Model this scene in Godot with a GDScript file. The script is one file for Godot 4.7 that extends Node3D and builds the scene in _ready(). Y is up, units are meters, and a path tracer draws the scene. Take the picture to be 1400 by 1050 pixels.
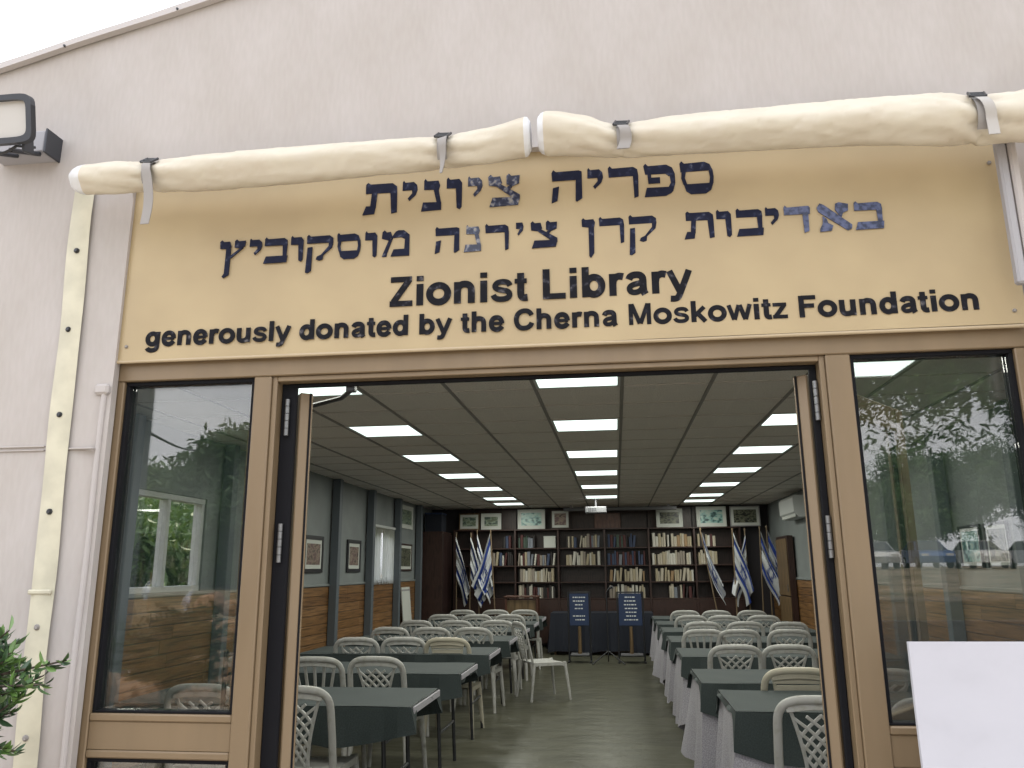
extends Node3D
# Front of a fabric-clad library hall seen from outside. Facade plane z = 0, inside is -z, x to the right, metres.

var rng := RandomNumberGenerator.new()
var M := {}
var used := {}
const CEIL := 2.72
const WL := -3.82      # inner face of the left wall
const WR := 3.04       # inner face of the right wall
const ZB := -14.15     # inner face of the back wall
const GX := -0.5186    # a line of the ceiling grid
const GZ := -4.163
const T := 0.6

func _ready():
	rng.seed = 7
	setup_view()
	make_materials()
	ground_and_outside()
	building()
	room()
	entrance()
	sign_board()
	curtains()
	floodlight()
	shrub()
	white_board()
	ceiling_lights()
	furniture()
	back_of_room()
	wall_things()
	outside_things()

# ------------------------------------------------------------------ view, sky, sun
func setup_view():
	var cam := Camera3D.new()
	cam.name = "camera"
	add_child(cam)
	var p := deg_to_rad(13.154); var y := deg_to_rad(-7.2418); var r := deg_to_rad(-0.4088)
	var f := Vector3(sin(y) * cos(p), sin(p), -cos(y) * cos(p))
	var right := f.cross(Vector3.UP).normalized()
	var up := right.cross(f)
	var r2 := right * cos(r) + up * sin(r)
	var u2 := up * cos(r) - right * sin(r)
	cam.transform = Transform3D(Basis(r2, u2, -f), Vector3(0, 1.5, 2.4))
	cam.fov = 51.764
	cam.near = 0.05
	cam.far = 900.0
	cam.current = true

	var env := Environment.new()
	env.background_mode = Environment.BG_SKY
	env.tonemap_mode = Environment.TONE_MAPPER_LINEAR
	env.tonemap_exposure = 1.2
	env.sdfgi_enabled = true
	env.ssao_enabled = true
	env.ssil_enabled = true
	var sky := Sky.new()
	var sm := PanoramaSkyMaterial.new()
	sm.panorama = sky_image()
	sky.sky_material = sm
	env.sky = sky
	env.background_energy_multiplier = 1.0
	var we := WorldEnvironment.new()
	we.name = "environment"
	we.environment = env
	add_child(we)

	var sun := DirectionalLight3D.new()
	sun.name = "sun"
	sun.light_energy = 1.5
	sun.light_angular_distance = 0.6
	sun.light_color = Color(1.0, 0.95, 0.86)
	sun.shadow_enabled = true
	add_child(sun)
	sun.look_at_from_position(Vector3.ZERO, -Vector3(-0.12, 1.1, -0.7), Vector3.UP)

func sky_image() -> ImageTexture:
	# thin bright overcast: pale haze with broken cloud, the same all round
	var w := 512; var h := 256
	var img := Image.create(w, h, false, Image.FORMAT_RGBF)
	var n := FastNoiseLite.new()
	n.seed = 3; n.frequency = 1.6; n.fractal_octaves = 5; n.fractal_type = FastNoiseLite.FRACTAL_FBM
	for j in h:
		var el := PI * (0.5 - (j + 0.5) / h)
		for i in w:
			var az := TAU * (i + 0.5) / w
			var d := Vector3(cos(el) * sin(az), sin(el), cos(el) * cos(az))
			var q := d * Vector3(1.0, 2.2, 1.0)
			var c := clampf(0.5 + 0.9 * n.get_noise_3dv(q * 1.4), 0.0, 1.0)
			c = smoothstep(0.2, 0.8, c)
			var col := Vector3(1.75, 1.85, 2.08).lerp(Vector3(2.55, 2.57, 2.64), c)
			if el < 0.0: col = Vector3(0.3, 0.28, 0.25)
			img.set_pixel(i, j, Color(col.x, col.y, col.z))
	return ImageTexture.create_from_image(img)

# ------------------------------------------------------------------ materials
func lin(r: float, g: float, b: float, a := 1.0) -> Color:
	var c := Color(r, g, b).linear_to_srgb()
	c.a = a
	return c

func mat(key: String, col: Color, rough := 0.6, metal := 0.0) -> StandardMaterial3D:
	var m := StandardMaterial3D.new()
	m.resource_name = key
	m.albedo_color = col
	m.roughness = rough
	m.metallic = metal
	M[key] = m
	return m

func noise_image(seed_: int, freq: float, oct: int, size := 256) -> Image:
	var n := FastNoiseLite.new()
	n.seed = seed_; n.frequency = freq; n.fractal_octaves = oct; n.fractal_type = FastNoiseLite.FRACTAL_FBM
	return n.get_seamless_image(size, size)

func ramp_tex(img: Image, stops: Array, cols: Array) -> ImageTexture:
	var g := Gradient.new()
	g.offsets = PackedFloat32Array(stops)
	g.colors = PackedColorArray(cols)
	var lut := []
	for i in 256: lut.append(g.sample(i / 255.0))
	var s := img.get_size()
	img.convert(Image.FORMAT_L8)
	var data := img.get_data()
	var out := PackedByteArray()
	out.resize(s.x * s.y * 3)
	for i in s.x * s.y:
		var c: Color = lut[data[i]]
		out[i * 3] = int(clampf(c.r, 0, 1) * 255.0); out[i * 3 + 1] = int(clampf(c.g, 0, 1) * 255.0); out[i * 3 + 2] = int(clampf(c.b, 0, 1) * 255.0)
	return ImageTexture.create_from_image(Image.create_from_data(s.x, s.y, false, Image.FORMAT_RGB8, out))

func grey(v: float) -> Color:
	return Color(v, v, v)

func tri(m: StandardMaterial3D, scale: Vector3, world := true):
	m.uv1_triplanar = true
	m.uv1_world_triplanar = world
	m.uv1_scale = scale
	m.uv1_triplanar_sharpness = 4.0

func make_materials():
	var soft := noise_image(11, 0.012, 5)
	var fine := noise_image(12, 0.06, 4)
	var streak := noise_image(13, 0.02, 5)
	var spots := noise_image(14, 0.03, 3)
	var tsoft := func(lo: float, hi: float): return ramp_tex(soft.duplicate(), [0.2, 0.8], [grey(lo), grey(hi)])
	var tfine := ramp_tex(fine.duplicate(), [0.2, 0.8], [grey(0.8), grey(1.0)])
	var bfine := ImageTexture.create_from_image(fine)
	var bsoft := ImageTexture.create_from_image(soft)

	# tent fabric: pale pinkish beige coated cloth, faint dirt
	var m := mat("fabric", lin(0.44, 0.404, 0.384), 0.7)
	m.albedo_texture = ramp_tex(noise_image(21, 0.014, 6), [0.15, 0.5, 0.85], [Color(0.97, 0.967, 0.96), Color(0.985, 0.983, 0.98), Color(1, 1, 1)])
	tri(m, Vector3(0.8, 0.5, 0.8))
	m.heightmap_enabled = true; m.heightmap_texture = bfine; m.heightmap_scale = 0.03
	m.detail_enabled = true; m.detail_blend_mode = BaseMaterial3D.BLEND_MODE_MUL; m.detail_uv_layer = BaseMaterial3D.DETAIL_UV_2
	m.detail_albedo = ramp_tex(noise_image(72, 0.09, 4), [0.2, 0.8], [Color(0.978, 0.975, 0.972), Color(1, 1, 1)])
	m.uv2_triplanar = true; m.uv2_world_triplanar = true; m.uv2_scale = Vector3(2.2, 0.5, 2.2)
	m = mat("fabric_trim", lin(0.43, 0.395, 0.38), 0.65)
	m = mat("cream_strip", lin(0.55, 0.515, 0.395), 0.5)
	m.albedo_texture = tsoft.call(0.92, 1.0); tri(m, Vector3(2, 2, 2))
	m = mat("cream_vinyl", lin(0.555, 0.50, 0.41), 0.5)
	m.albedo_texture = ramp_tex(noise_image(23, 0.02, 5), [0.15, 0.6, 0.9], [Color(0.965, 0.955, 0.94), Color(1, 1, 0.99), Color(1, 1, 1)]); tri(m, Vector3(0.8, 0.8, 0.8))
	m.backlight_enabled = true; m.backlight = Color(0.12, 0.10, 0.07)
	mat("white_hem", lin(0.62, 0.62, 0.63), 0.5)
	mat("webbing", lin(0.28, 0.26, 0.245), 0.8)
	mat("webbing_pale", lin(0.40, 0.375, 0.35), 0.8)
	mat("black_plastic", lin(0.025, 0.026, 0.03), 0.35)
	mat("dark_steel", lin(0.05, 0.052, 0.06), 0.4, 0.4)
	m = mat("sign_tan", lin(0.42, 0.325, 0.185), 0.5)
	m.albedo_texture = ramp_tex(noise_image(24, 0.01, 4), [0.2, 0.8], [Color(0.955, 0.95, 0.95), Color(1, 1, 1)]); tri(m, Vector3(0.7, 0.9, 0.7))
	mat("sign_lip", lin(0.43, 0.34, 0.22), 0.4)
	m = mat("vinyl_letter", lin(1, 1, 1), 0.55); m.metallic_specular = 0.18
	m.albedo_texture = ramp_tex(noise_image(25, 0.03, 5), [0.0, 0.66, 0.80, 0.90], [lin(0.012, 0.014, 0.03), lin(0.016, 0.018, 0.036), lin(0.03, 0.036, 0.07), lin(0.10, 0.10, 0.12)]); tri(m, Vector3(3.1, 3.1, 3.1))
	m = mat("vinyl_worn_glare", lin(1, 1, 1), 0.3)
	m.albedo_texture = ramp_tex(noise_image(26, 0.05, 5), [0.0, 0.5, 0.6, 0.7, 0.82], [lin(0.014, 0.016, 0.035), lin(0.02, 0.024, 0.05), lin(0.06, 0.07, 0.12), lin(0.15, 0.15, 0.17), lin(0.26, 0.24, 0.22)]); tri(m, Vector3(3.0, 3.0, 3.0))  # pale patches: some wear, and the glare on the tsadi painted in
	m = mat("vinyl_reflection", lin(1, 1, 1), 0.3)
	m.albedo_texture = ramp_tex(noise_image(27, 0.04, 4), [0.0, 0.4, 0.5, 0.8], [lin(0.016, 0.018, 0.04), lin(0.026, 0.033, 0.075), lin(0.055, 0.066, 0.14), lin(0.085, 0.10, 0.19)]); tri(m, Vector3(4.1, 4.1, 4.1))  # bluish reflection painted into the letter colour
	m = mat("vinyl_black", lin(1, 1, 1), 0.55); m.metallic_specular = 0.16
	m.albedo_texture = ramp_tex(noise_image(28, 0.03, 5), [0.0, 0.66, 0.78, 0.90], [lin(0.012, 0.012, 0.014), lin(0.014, 0.014, 0.018), lin(0.04, 0.04, 0.05), lin(0.12, 0.11, 0.11)]); tri(m, Vector3(2.6, 2.6, 2.6))

	# bronze aluminium
	m = mat("bronze", lin(0.215, 0.152, 0.088), 0.45, 0.1)
	m.albedo_texture = tsoft.call(0.94, 1.0); tri(m, Vector3(1.5, 0.2, 1.5))
	m.roughness_texture = tfine
	m = mat("gasket", lin(0.010, 0.010, 0.012), 0.6); m.metallic_specular = 0.2
	mat("steel", lin(0.2, 0.2, 0.2), 0.4, 0.7)
	var g := mat("glass", lin(0.02, 0.035, 0.028, 0.10), 0.0)
	g.transparency = BaseMaterial3D.TRANSPARENCY_ALPHA
	g.metallic_specular = 0.5
	g = mat("clear_glass", lin(0.03, 0.05, 0.04, 0.08), 0.0)
	g.transparency = BaseMaterial3D.TRANSPARENCY_ALPHA
	# room
	m = mat("tile", lin(0.88, 0.83, 0.77), 0.9)
	m.albedo_texture = ramp_tex(noise_image(31, 0.2, 2), [0.2, 0.32, 0.5], [grey(0.8), grey(0.97), grey(1.0)]); tri(m, Vector3(1.7, 1.7, 1.7))
	mat("tile_b", lin(0.58, 0.555, 0.51), 0.9)
	mat("grid_bar", lin(0.30, 0.28, 0.26), 0.6)
	mat("cross_bar", lin(0.62, 0.57, 0.52), 0.7)
	mat("slab", lin(0.3, 0.3, 0.3), 0.9)
	m = mat("wall_paint", lin(0.255, 0.28, 0.28), 0.55)
	m.albedo_texture = tsoft.call(0.93, 1.0); tri(m, Vector3(0.5, 0.5, 0.5))
	mat("dark_wall", lin(0.035, 0.03, 0.036), 0.7)
	mat("post_grey", lin(0.12, 0.14, 0.16), 0.5)
	for i in 3:
		m = mat("plank%d" % i, lin([0.30, 0.26, 0.34][i], [0.155, 0.13, 0.18][i], [0.06, 0.05, 0.075][i]), 0.45)
		m.albedo_texture = ramp_tex(noise_image(40 + i, 0.02, 5), [0.2, 0.45, 0.55, 0.8], [grey(0.62), grey(0.9), grey(0.82), grey(1.0)])
		tri(m, Vector3(0.9, 7.0, 0.28))
	m = mat("floor", lin(0.092, 0.09, 0.064), 0.4)
	m.metallic_specular = 0.36
	m.albedo_texture = ramp_tex(noise_image(44, 0.02, 5), [0.2, 0.5, 0.8], [grey(0.88), grey(0.96), grey(1.0)]); tri(m, Vector3(0.35, 1, 1.2))
	m.roughness_texture = ramp_tex(noise_image(45, 0.03, 4), [0.2, 0.8], [grey(0.75), grey(1.0)])
	for i in 2:
		m = mat("dark_wood%d" % i, lin([0.035, 0.05][i], [0.017, 0.023][i], [0.015, 0.018][i]), 0.4)
		m.albedo_texture = ramp_tex(noise_image(46 + i, 0.02, 5), [0.2, 0.5, 0.8], [grey(0.7), grey(1.0), grey(0.85)]); tri(m, Vector3(4, 0.5, 4))
	m = mat("red_wood", lin(0.13, 0.05, 0.03), 0.4)
	m.albedo_texture = tsoft.call(0.75, 1.0); tri(m, Vector3(4, 1, 4))
	m = mat("tan_wood", lin(0.20, 0.13, 0.065), 0.5)
	m.albedo_texture = tsoft.call(0.75, 1.0); tri(m, Vector3(4, 0.6, 4))
	m = mat("chair_white", lin(0.47, 0.465, 0.45), 0.38)
	m.albedo_texture = ramp_tex(spots.duplicate(), [0.1, 0.5], [Color(0.93, 0.925, 0.9), Color(1, 1, 1)]); tri(m, Vector3(2, 2, 2))
	m = mat("chair_cream", lin(0.50, 0.46, 0.37), 0.4)
	m = mat("green_cloth", lin(0.034, 0.048, 0.049), 0.75)
	m.albedo_texture = tfine; tri(m, Vector3(6, 6, 6)); m.rim_enabled = true; m.rim = 0.25
	m = mat("white_cloth", lin(0.46, 0.44, 0.49), 0.85)
	m.albedo_texture = tfine; tri(m, Vector3(6, 6, 6)); m.rim_enabled = true; m.rim = 0.2
	m = mat("flag_cloth", Color.WHITE, 0.8)
	m.vertex_color_use_as_albedo = true
	m.backlight_enabled = true; m.backlight = Color(0.2, 0.2, 0.2)
	mat("flag_pole", lin(0.22, 0.16, 0.1), 0.4)
	mat("board_blue", lin(0.016, 0.035, 0.10), 0.5)
	mat("case_grey", lin(0.13, 0.13, 0.14), 0.5)
	mat("blue_cloth", lin(0.013, 0.016, 0.028), 0.8)
	mat("print_white", lin(0.75, 0.78, 0.8), 0.6)
	m = mat("blind_cloth", lin(0.7, 0.72, 0.7), 0.8)
	m.backlight_enabled = true; m.backlight = Color(0.5, 0.5, 0.48)
	mat("plastic_white", lin(0.62, 0.64, 0.63), 0.4)
	mat("mat_pale", lin(0.6, 0.62, 0.58), 0.7)
	var pics := [[Color(0.30, 0.36, 0.33), Color(0.62, 0.68, 0.6), Color(0.42, 0.46, 0.38)], [Color(0.2, 0.34, 0.34), Color(0.55, 0.72, 0.7), Color(0.7, 0.78, 0.74)], [Color(0.16, 0.17, 0.16), Color(0.5, 0.5, 0.42), Color(0.25, 0.27, 0.22)], [Color(0.35, 0.3, 0.28), Color(0.62, 0.56, 0.5), Color(0.45, 0.36, 0.36)]]
	for i in 4:
		m = mat("print%d" % i, Color.WHITE, 0.35)
		m.albedo_texture = ramp_tex(noise_image(60 + i, 0.03, 3, 128), [0.25, 0.5, 0.75], pics[i]); tri(m, Vector3(1.5, 2.5, 1.5))
	# books
	var bc := [[0.5, 0.45, 0.36], [0.42, 0.36, 0.25], [0.6, 0.58, 0.52], [0.05, 0.07, 0.13], [0.09, 0.03, 0.03], [0.06, 0.09, 0.07], [0.3, 0.26, 0.22], [0.22, 0.24, 0.28], [0.035, 0.03, 0.03], [0.33, 0.22, 0.12]]
	for i in bc.size():
		mat("book%d" % i, lin(bc[i][0], bc[i][1], bc[i][2]), 0.6)
	# outside
	m = mat("paving", lin(0.50, 0.465, 0.42), 0.85)
	m.albedo_texture = ramp_tex(noise_image(50, 0.015, 6), [0.2, 0.5, 0.8], [Color(0.84, 0.82, 0.79), Color(0.93, 0.92, 0.90), Color(1, 1, 1)]); tri(m, Vector3(0.35, 0.35, 0.35))
	m = mat("earth", lin(0.26, 0.21, 0.145), 0.95)
	m.albedo_texture = ramp_tex(noise_image(51, 0.015, 6), [0.2, 0.5, 0.8], [Color(0.6, 0.62, 0.5), Color(0.85, 0.83, 0.76), Color(1, 1, 1)]); tri(m, Vector3(0.12, 0.12, 0.12))
	for i in 3:
		m = mat("rock%d" % i, lin([0.48, 0.52, 0.45][i], [0.36, 0.42, 0.31][i], [0.27, 0.33, 0.23][i]), 0.9)
		m.albedo_texture = ramp_tex(noise_image(52 + i, 0.03, 5), [0.2, 0.5, 0.8], [Color(0.6, 0.55, 0.5), Color(0.88, 0.85, 0.82), Color(1, 1, 1)]); tri(m, Vector3(1.2, 1.2, 1.2))
	m = mat("bark", lin(0.10, 0.075, 0.055), 0.9)
	m.albedo_texture = ramp_tex(fine.duplicate(), [0.2, 0.8], [grey(0.6), grey(1)]); tri(m, Vector3(2, 0.5, 2))
	for i in 4:
		m = mat("leaf%d" % i, lin([0.05, 0.075, 0.06, 0.04][i], [0.10, 0.135, 0.12, 0.085][i], [0.03, 0.035, 0.032, 0.035][i]), 0.5)
		m.backlight_enabled = true; m.backlight = Color(0.25, 0.32, 0.12)
	for i in 3:
		mat("laurel%d" % i, lin([0.040, 0.065, 0.11][i], [0.080, 0.125, 0.20][i], [0.036, 0.044, 0.05][i]), 0.33)
	mat("terracotta", lin(0.3, 0.13, 0.075), 0.8)
	m = mat("board_white", lin(0.475, 0.47, 0.515), 0.6)
	m.albedo_texture = ramp_tex(noise_image(71, 0.012, 6), [0.1, 0.3, 0.6], [grey(0.97), grey(0.99), grey(1.0)]); tri(m, Vector3(0.9, 1.4, 0.9))
	mat("box_grey", lin(0.33, 0.32, 0.335), 0.55)
	mat("lamp_glass", lin(0.5, 0.48, 0.455), 0.35)
	mat("car_silver", lin(0.45, 0.46, 0.48), 0.3, 0.5)
	mat("car_blue", lin(0.05, 0.10, 0.25), 0.3, 0.3)
	mat("car_white", lin(0.7, 0.7, 0.7), 0.3)
	mat("car_glass", lin(0.02, 0.025, 0.03), 0.08)
	mat("tyre", lin(0.02, 0.02, 0.02), 0.8)
	mat("wood_post", lin(0.3, 0.2, 0.11), 0.8)
	m = mat("lamp_panel", lin(0.8, 0.85, 0.83), 0.5)
	m.emission_enabled = true
	m.emission = Color(0.93, 1.0, 0.97)
	m.emission_energy_multiplier = 1.6

# ------------------------------------------------------------------ helpers
func numbered(n: String) -> String:
	var k: int = used.get(n, 0)
	used[n] = k + 1
	return n if k == 0 else "%s_%03d" % [n, k]

func tag(o: Node, label := "", category := "", group := "", kind := ""):
	if label: o.set_meta("label", label)
	if category: o.set_meta("category", category)
	if group: o.set_meta("group", group)
	if kind: o.set_meta("kind", kind)
	return o

func thing(called: String, label: String, category: String, at := Vector3.ZERO, turn := 0.0, group := "") -> Node3D:
	var o := Node3D.new()
	o.name = numbered(called)
	add_child(o)
	o.position = at
	o.rotation.y = turn
	tag(o, label, category, group)
	return o

func struct(called: String) -> Node3D:
	var o := Node3D.new()
	o.name = called
	add_child(o)
	o.set_meta("kind", "structure")
	return o

func nst() -> SurfaceTool:
	var st := SurfaceTool.new()
	st.begin(Mesh.PRIMITIVE_TRIANGLES)
	return st

func inst(called: String, mesh: Mesh, m, parent: Node, pos := Vector3.ZERO) -> MeshInstance3D:
	var o := MeshInstance3D.new()
	o.name = called if parent != self else numbered(called)
	o.mesh = mesh
	o.material_override = null
	o.position = pos
	parent.add_child(o, true)
	if m != null:
		var mm: Material = M[m] if m is String else m
		for i in mesh.get_surface_count(): o.set_surface_override_material(i, mm)
	return o

func obj(called: String, st: SurfaceTool, m, parent: Node, pos := Vector3.ZERO) -> MeshInstance3D:
	return inst(called, st.commit(), m, parent, pos)

func tri3(st: SurfaceTool, a: Vector3, b: Vector3, c: Vector3, n: Vector3):
	if (b - a).cross(c - a).dot(n) > 0.0:
		var t := b; b = c; c = t
	st.set_normal(n); st.add_vertex(a)
	st.set_normal(n); st.add_vertex(b)
	st.set_normal(n); st.add_vertex(c)

func quad(st: SurfaceTool, a: Vector3, b: Vector3, c: Vector3, d: Vector3, n: Vector3):
	tri3(st, a, b, c, n)
	tri3(st, a, c, d, n)

# chamfered box; x is an optional transform
func bx(st: SurfaceTool, c: Vector3, s: Vector3, ch := 0.003, x := Transform3D.IDENTITY):
	var h := s * 0.5
	ch = minf(ch, minf(h.x, minf(h.y, h.z)) * 0.6)
	var i := h - Vector3(ch, ch, ch)
	for ax in 3:
		for sg: float in [-1.0, 1.0]:
			var n := Vector3.ZERO; n[ax] = sg
			var b := (ax + 1) % 3; var e := (ax + 2) % 3
			var q := []
			for k in [[-1, -1], [1, -1], [1, 1], [-1, 1]]:
				var v := Vector3.ZERO
				v[ax] = sg * h[ax]; v[b] = k[0] * i[b]; v[e] = k[1] * i[e]
				q.append(x * (c + v))
			quad(st, q[0], q[1], q[2], q[3], (x.basis * n).normalized())
	if ch <= 0.0001: return
	for ax in 3:
		var b := (ax + 1) % 3; var e := (ax + 2) % 3
		for sb: float in [-1.0, 1.0]:
			for se: float in [-1.0, 1.0]:
				var n := Vector3.ZERO; n[b] = sb; n[e] = se
				var q := []
				for k in [[-1, 0], [1, 0], [1, 1], [-1, 1]]:
					var v := Vector3.ZERO
					v[ax] = k[0] * i[ax]
					v[b] = sb * (h[b] if k[1] == 0 else i[b])
					v[e] = se * (i[e] if k[1] == 0 else h[e])
					q.append(x * (c + v))
				quad(st, q[0], q[1], q[2], q[3], (x.basis * n).normalized())
	for sx: float in [-1.0, 1.0]:
		for sy: float in [-1.0, 1.0]:
			for sz: float in [-1.0, 1.0]:
				var a := c + Vector3(sx * h.x, sy * i.y, sz * i.z)
				var b2 := c + Vector3(sx * i.x, sy * h.y, sz * i.z)
				var d := c + Vector3(sx * i.x, sy * i.y, sz * h.z)
				tri3(st, x * a, x * b2, x * d, (x.basis * Vector3(sx, sy, sz)).normalized())

func box(called: String, lo: Vector3, hi: Vector3, m, parent: Node, ch := 0.003) -> MeshInstance3D:
	var st := nst()
	bx(st, (lo + hi) * 0.5, (hi - lo).abs(), ch)
	return obj(called, st, m, parent)

# tube along points; radii: one per point (float, or Vector2 for side/up); smooth
func tube(st: SurfaceTool, pts: Array, radii: Array, sides := 10, caps := true, upv := Vector3.UP):
	var rings := []
	var norms := []
	for k in pts.size():
		var d: Vector3 = (pts[mini(k + 1, pts.size() - 1)] - pts[maxi(k - 1, 0)]).normalized()
		var u := upv
		if absf(d.dot(u)) > 0.95: u = Vector3(0, 0, 1) if absf(d.z) < 0.9 else Vector3.RIGHT
		var s := d.cross(u).normalized()
		var w := s.cross(d).normalized()
		var r = radii[mini(k, radii.size() - 1)]
		var r2: Vector2 = r if r is Vector2 else Vector2(r, r)
		var ring := []; var nr := []
		for j in sides:
			var a := TAU * j / sides
			ring.append(pts[k] + s * cos(a) * r2.x + w * sin(a) * r2.y)
			nr.append((s * cos(a) / r2.x + w * sin(a) / r2.y).normalized())
		rings.append(ring); norms.append(nr)
	for k in pts.size() - 1:
		for j in sides:
			var j2 := (j + 1) % sides
			smooth_quad(st, [rings[k][j], rings[k][j2], rings[k + 1][j2], rings[k + 1][j]], [norms[k][j], norms[k][j2], norms[k + 1][j2], norms[k + 1][j]])
	if caps:
		for e in [0, pts.size() - 1]:
			var d: Vector3 = (pts[0] - pts[1]).normalized() if e == 0 else (pts[e] - pts[e - 1]).normalized()
			for j in sides: tri3(st, pts[e], rings[e][j], rings[e][(j + 1) % sides], d)

func smooth_quad(st: SurfaceTool, v: Array, n: Array, cols = null):
	var idx := [0, 1, 2, 0, 2, 3]
	if (v[1] - v[0]).cross(v[2] - v[0]).dot(n[0] + n[1] + n[2]) + (v[2] - v[0]).cross(v[3] - v[0]).dot(n[0] + n[2] + n[3]) > 0.0: idx = [0, 2, 1, 0, 3, 2]
	for i in idx:
		if cols != null: st.set_color(cols[i])
		st.set_normal(n[i]); st.add_vertex(v[i])

# grid of points (rows of Vector3) with smooth normals; hint gives the outer side; optional colours
func sheet(st: SurfaceTool, g: Array, hint: Vector3, cols = null):
	var nr := g.size(); var nc: int = g[0].size()
	var N := []
	for i in nr:
		var row := []
		for j in nc:
			var du: Vector3 = g[i][mini(j + 1, nc - 1)] - g[i][maxi(j - 1, 0)]
			var dv: Vector3 = g[mini(i + 1, nr - 1)][j] - g[maxi(i - 1, 0)][j]
			var n := du.cross(dv).normalized()
			if hint != Vector3.ZERO and n.dot(hint) < 0.0: n = -n
			row.append(n)
		N.append(row)
	for i in nr - 1:
		for j in nc - 1:
			smooth_quad(st, [g[i][j], g[i][j + 1], g[i + 1][j + 1], g[i + 1][j]], [N[i][j], N[i][j + 1], N[i + 1][j + 1], N[i + 1][j]], null if cols == null else [cols[i][j], cols[i][j + 1], cols[i + 1][j + 1], cols[i + 1][j]])

# flat polygon (xy) pushed out from z0 to z1
func prism(st: SurfaceTool, poly: PackedVector2Array, z0: float, z1: float, x := Transform3D.IDENTITY, back := false):
	if Geometry2D.is_polygon_clockwise(poly): poly.reverse()
	var t := Geometry2D.triangulate_polygon(poly)
	for i in range(0, t.size(), 3):
		var a := poly[t[i]]; var b := poly[t[i + 1]]; var c := poly[t[i + 2]]
		tri3(st, x * Vector3(a.x, a.y, z1), x * Vector3(b.x, b.y, z1), x * Vector3(c.x, c.y, z1), (x.basis * Vector3(0, 0, 1)).normalized())
		if back: tri3(st, x * Vector3(a.x, a.y, z0), x * Vector3(b.x, b.y, z0), x * Vector3(c.x, c.y, z0), (x.basis * Vector3(0, 0, -1)).normalized())
	for i in poly.size():
		var a := poly[i]; var b := poly[(i + 1) % poly.size()]
		var e := b - a
		quad(st, x * Vector3(a.x, a.y, z0), x * Vector3(b.x, b.y, z0), x * Vector3(b.x, b.y, z1), x * Vector3(a.x, a.y, z1), (x.basis * Vector3(e.y, -e.x, 0)).normalized())

func ordinal(i: int) -> String:
	return ["first", "second", "third", "fourth", "fifth", "sixth", "seventh", "eighth", "ninth"][i]

# ------------------------------------------------------------------ ground
func ground_h(x: float, z: float) -> float:
	var b := smoothstep(11.0, 17.0, z + 0.15 * x) * 1.0 + smoothstep(20.0, 44.0, z) * 0.35
	return -0.03 + b + 0.06 * sin(x * 0.31) * sin(z * 0.27) * smoothstep(8.0, 14.0, z)

func ground_and_outside():
	var st := nst()
	var xs := []; var zs := []
	for i in 61: xs.append(signf(i - 30.0) * pow(absf(i - 30.0) / 30.0, 2.2) * 260.0)
	for i in 61: zs.append(4.0 + signf(i - 30.0) * pow(absf(i - 30.0) / 30.0, 2.2) * 260.0)
	var g := []
	for z in zs:
		var row := []
		for x in xs: row.append(Vector3(x, ground_h(x, z) - (0.04 if z < 11.0 else 0.0), z))
		g.append(row)
	sheet(st, g, Vector3.UP)
	var o := obj("ground", st, "earth", self)
	o.set_meta("kind", "structure")
	o = box("pavement", Vector3(-14, -0.15, 0.0), Vector3(16, -0.012, 10.2), "paving", self, 0.01)
	o.set_meta("kind", "structure")

# ------------------------------------------------------------------ the building's fabric front and roof
const PEAK := Vector2(-0.40, 3.785)
const RS := 0.255
const FZ := 0.06      # fabric face
func roof_y(x: float) -> float:
	return PEAK.y - absf(x - PEAK.x) * RS

func fabric_z(n: FastNoiseLite, x: float, y: float) -> float:
	var edge := minf(absf(x + 1.634), absf(x - 1.245))
	var z := lerpf(0.036, FZ, smoothstep(0.0, 0.12, edge) if y < 2.78 else 1.0) + 0.006 * n.get_noise_2d(x * 60.0, y * 22.0) * clampf(edge * 10.0, 0.25, 1.0)
	# slack folds that run up and out from the points where the curtain is tied
	for c in [[0.10, 0.35, 1.0], [-0.49, -0.5, 0.7], [1.07, 0.75, 0.9], [-1.47, -0.7, 0.6]]:
		var dy: float = y - 2.78
		if dy > 0.0:
			var along: float = x - c[0] - c[1] * dy
			z += c[2] * 0.010 * exp(-along * along / 0.006 * (1.0 / (0.6 + dy * 1.5))) * exp(-dy * 1.6) * minf(dy * 8.0, 1.0)
	return z

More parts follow.
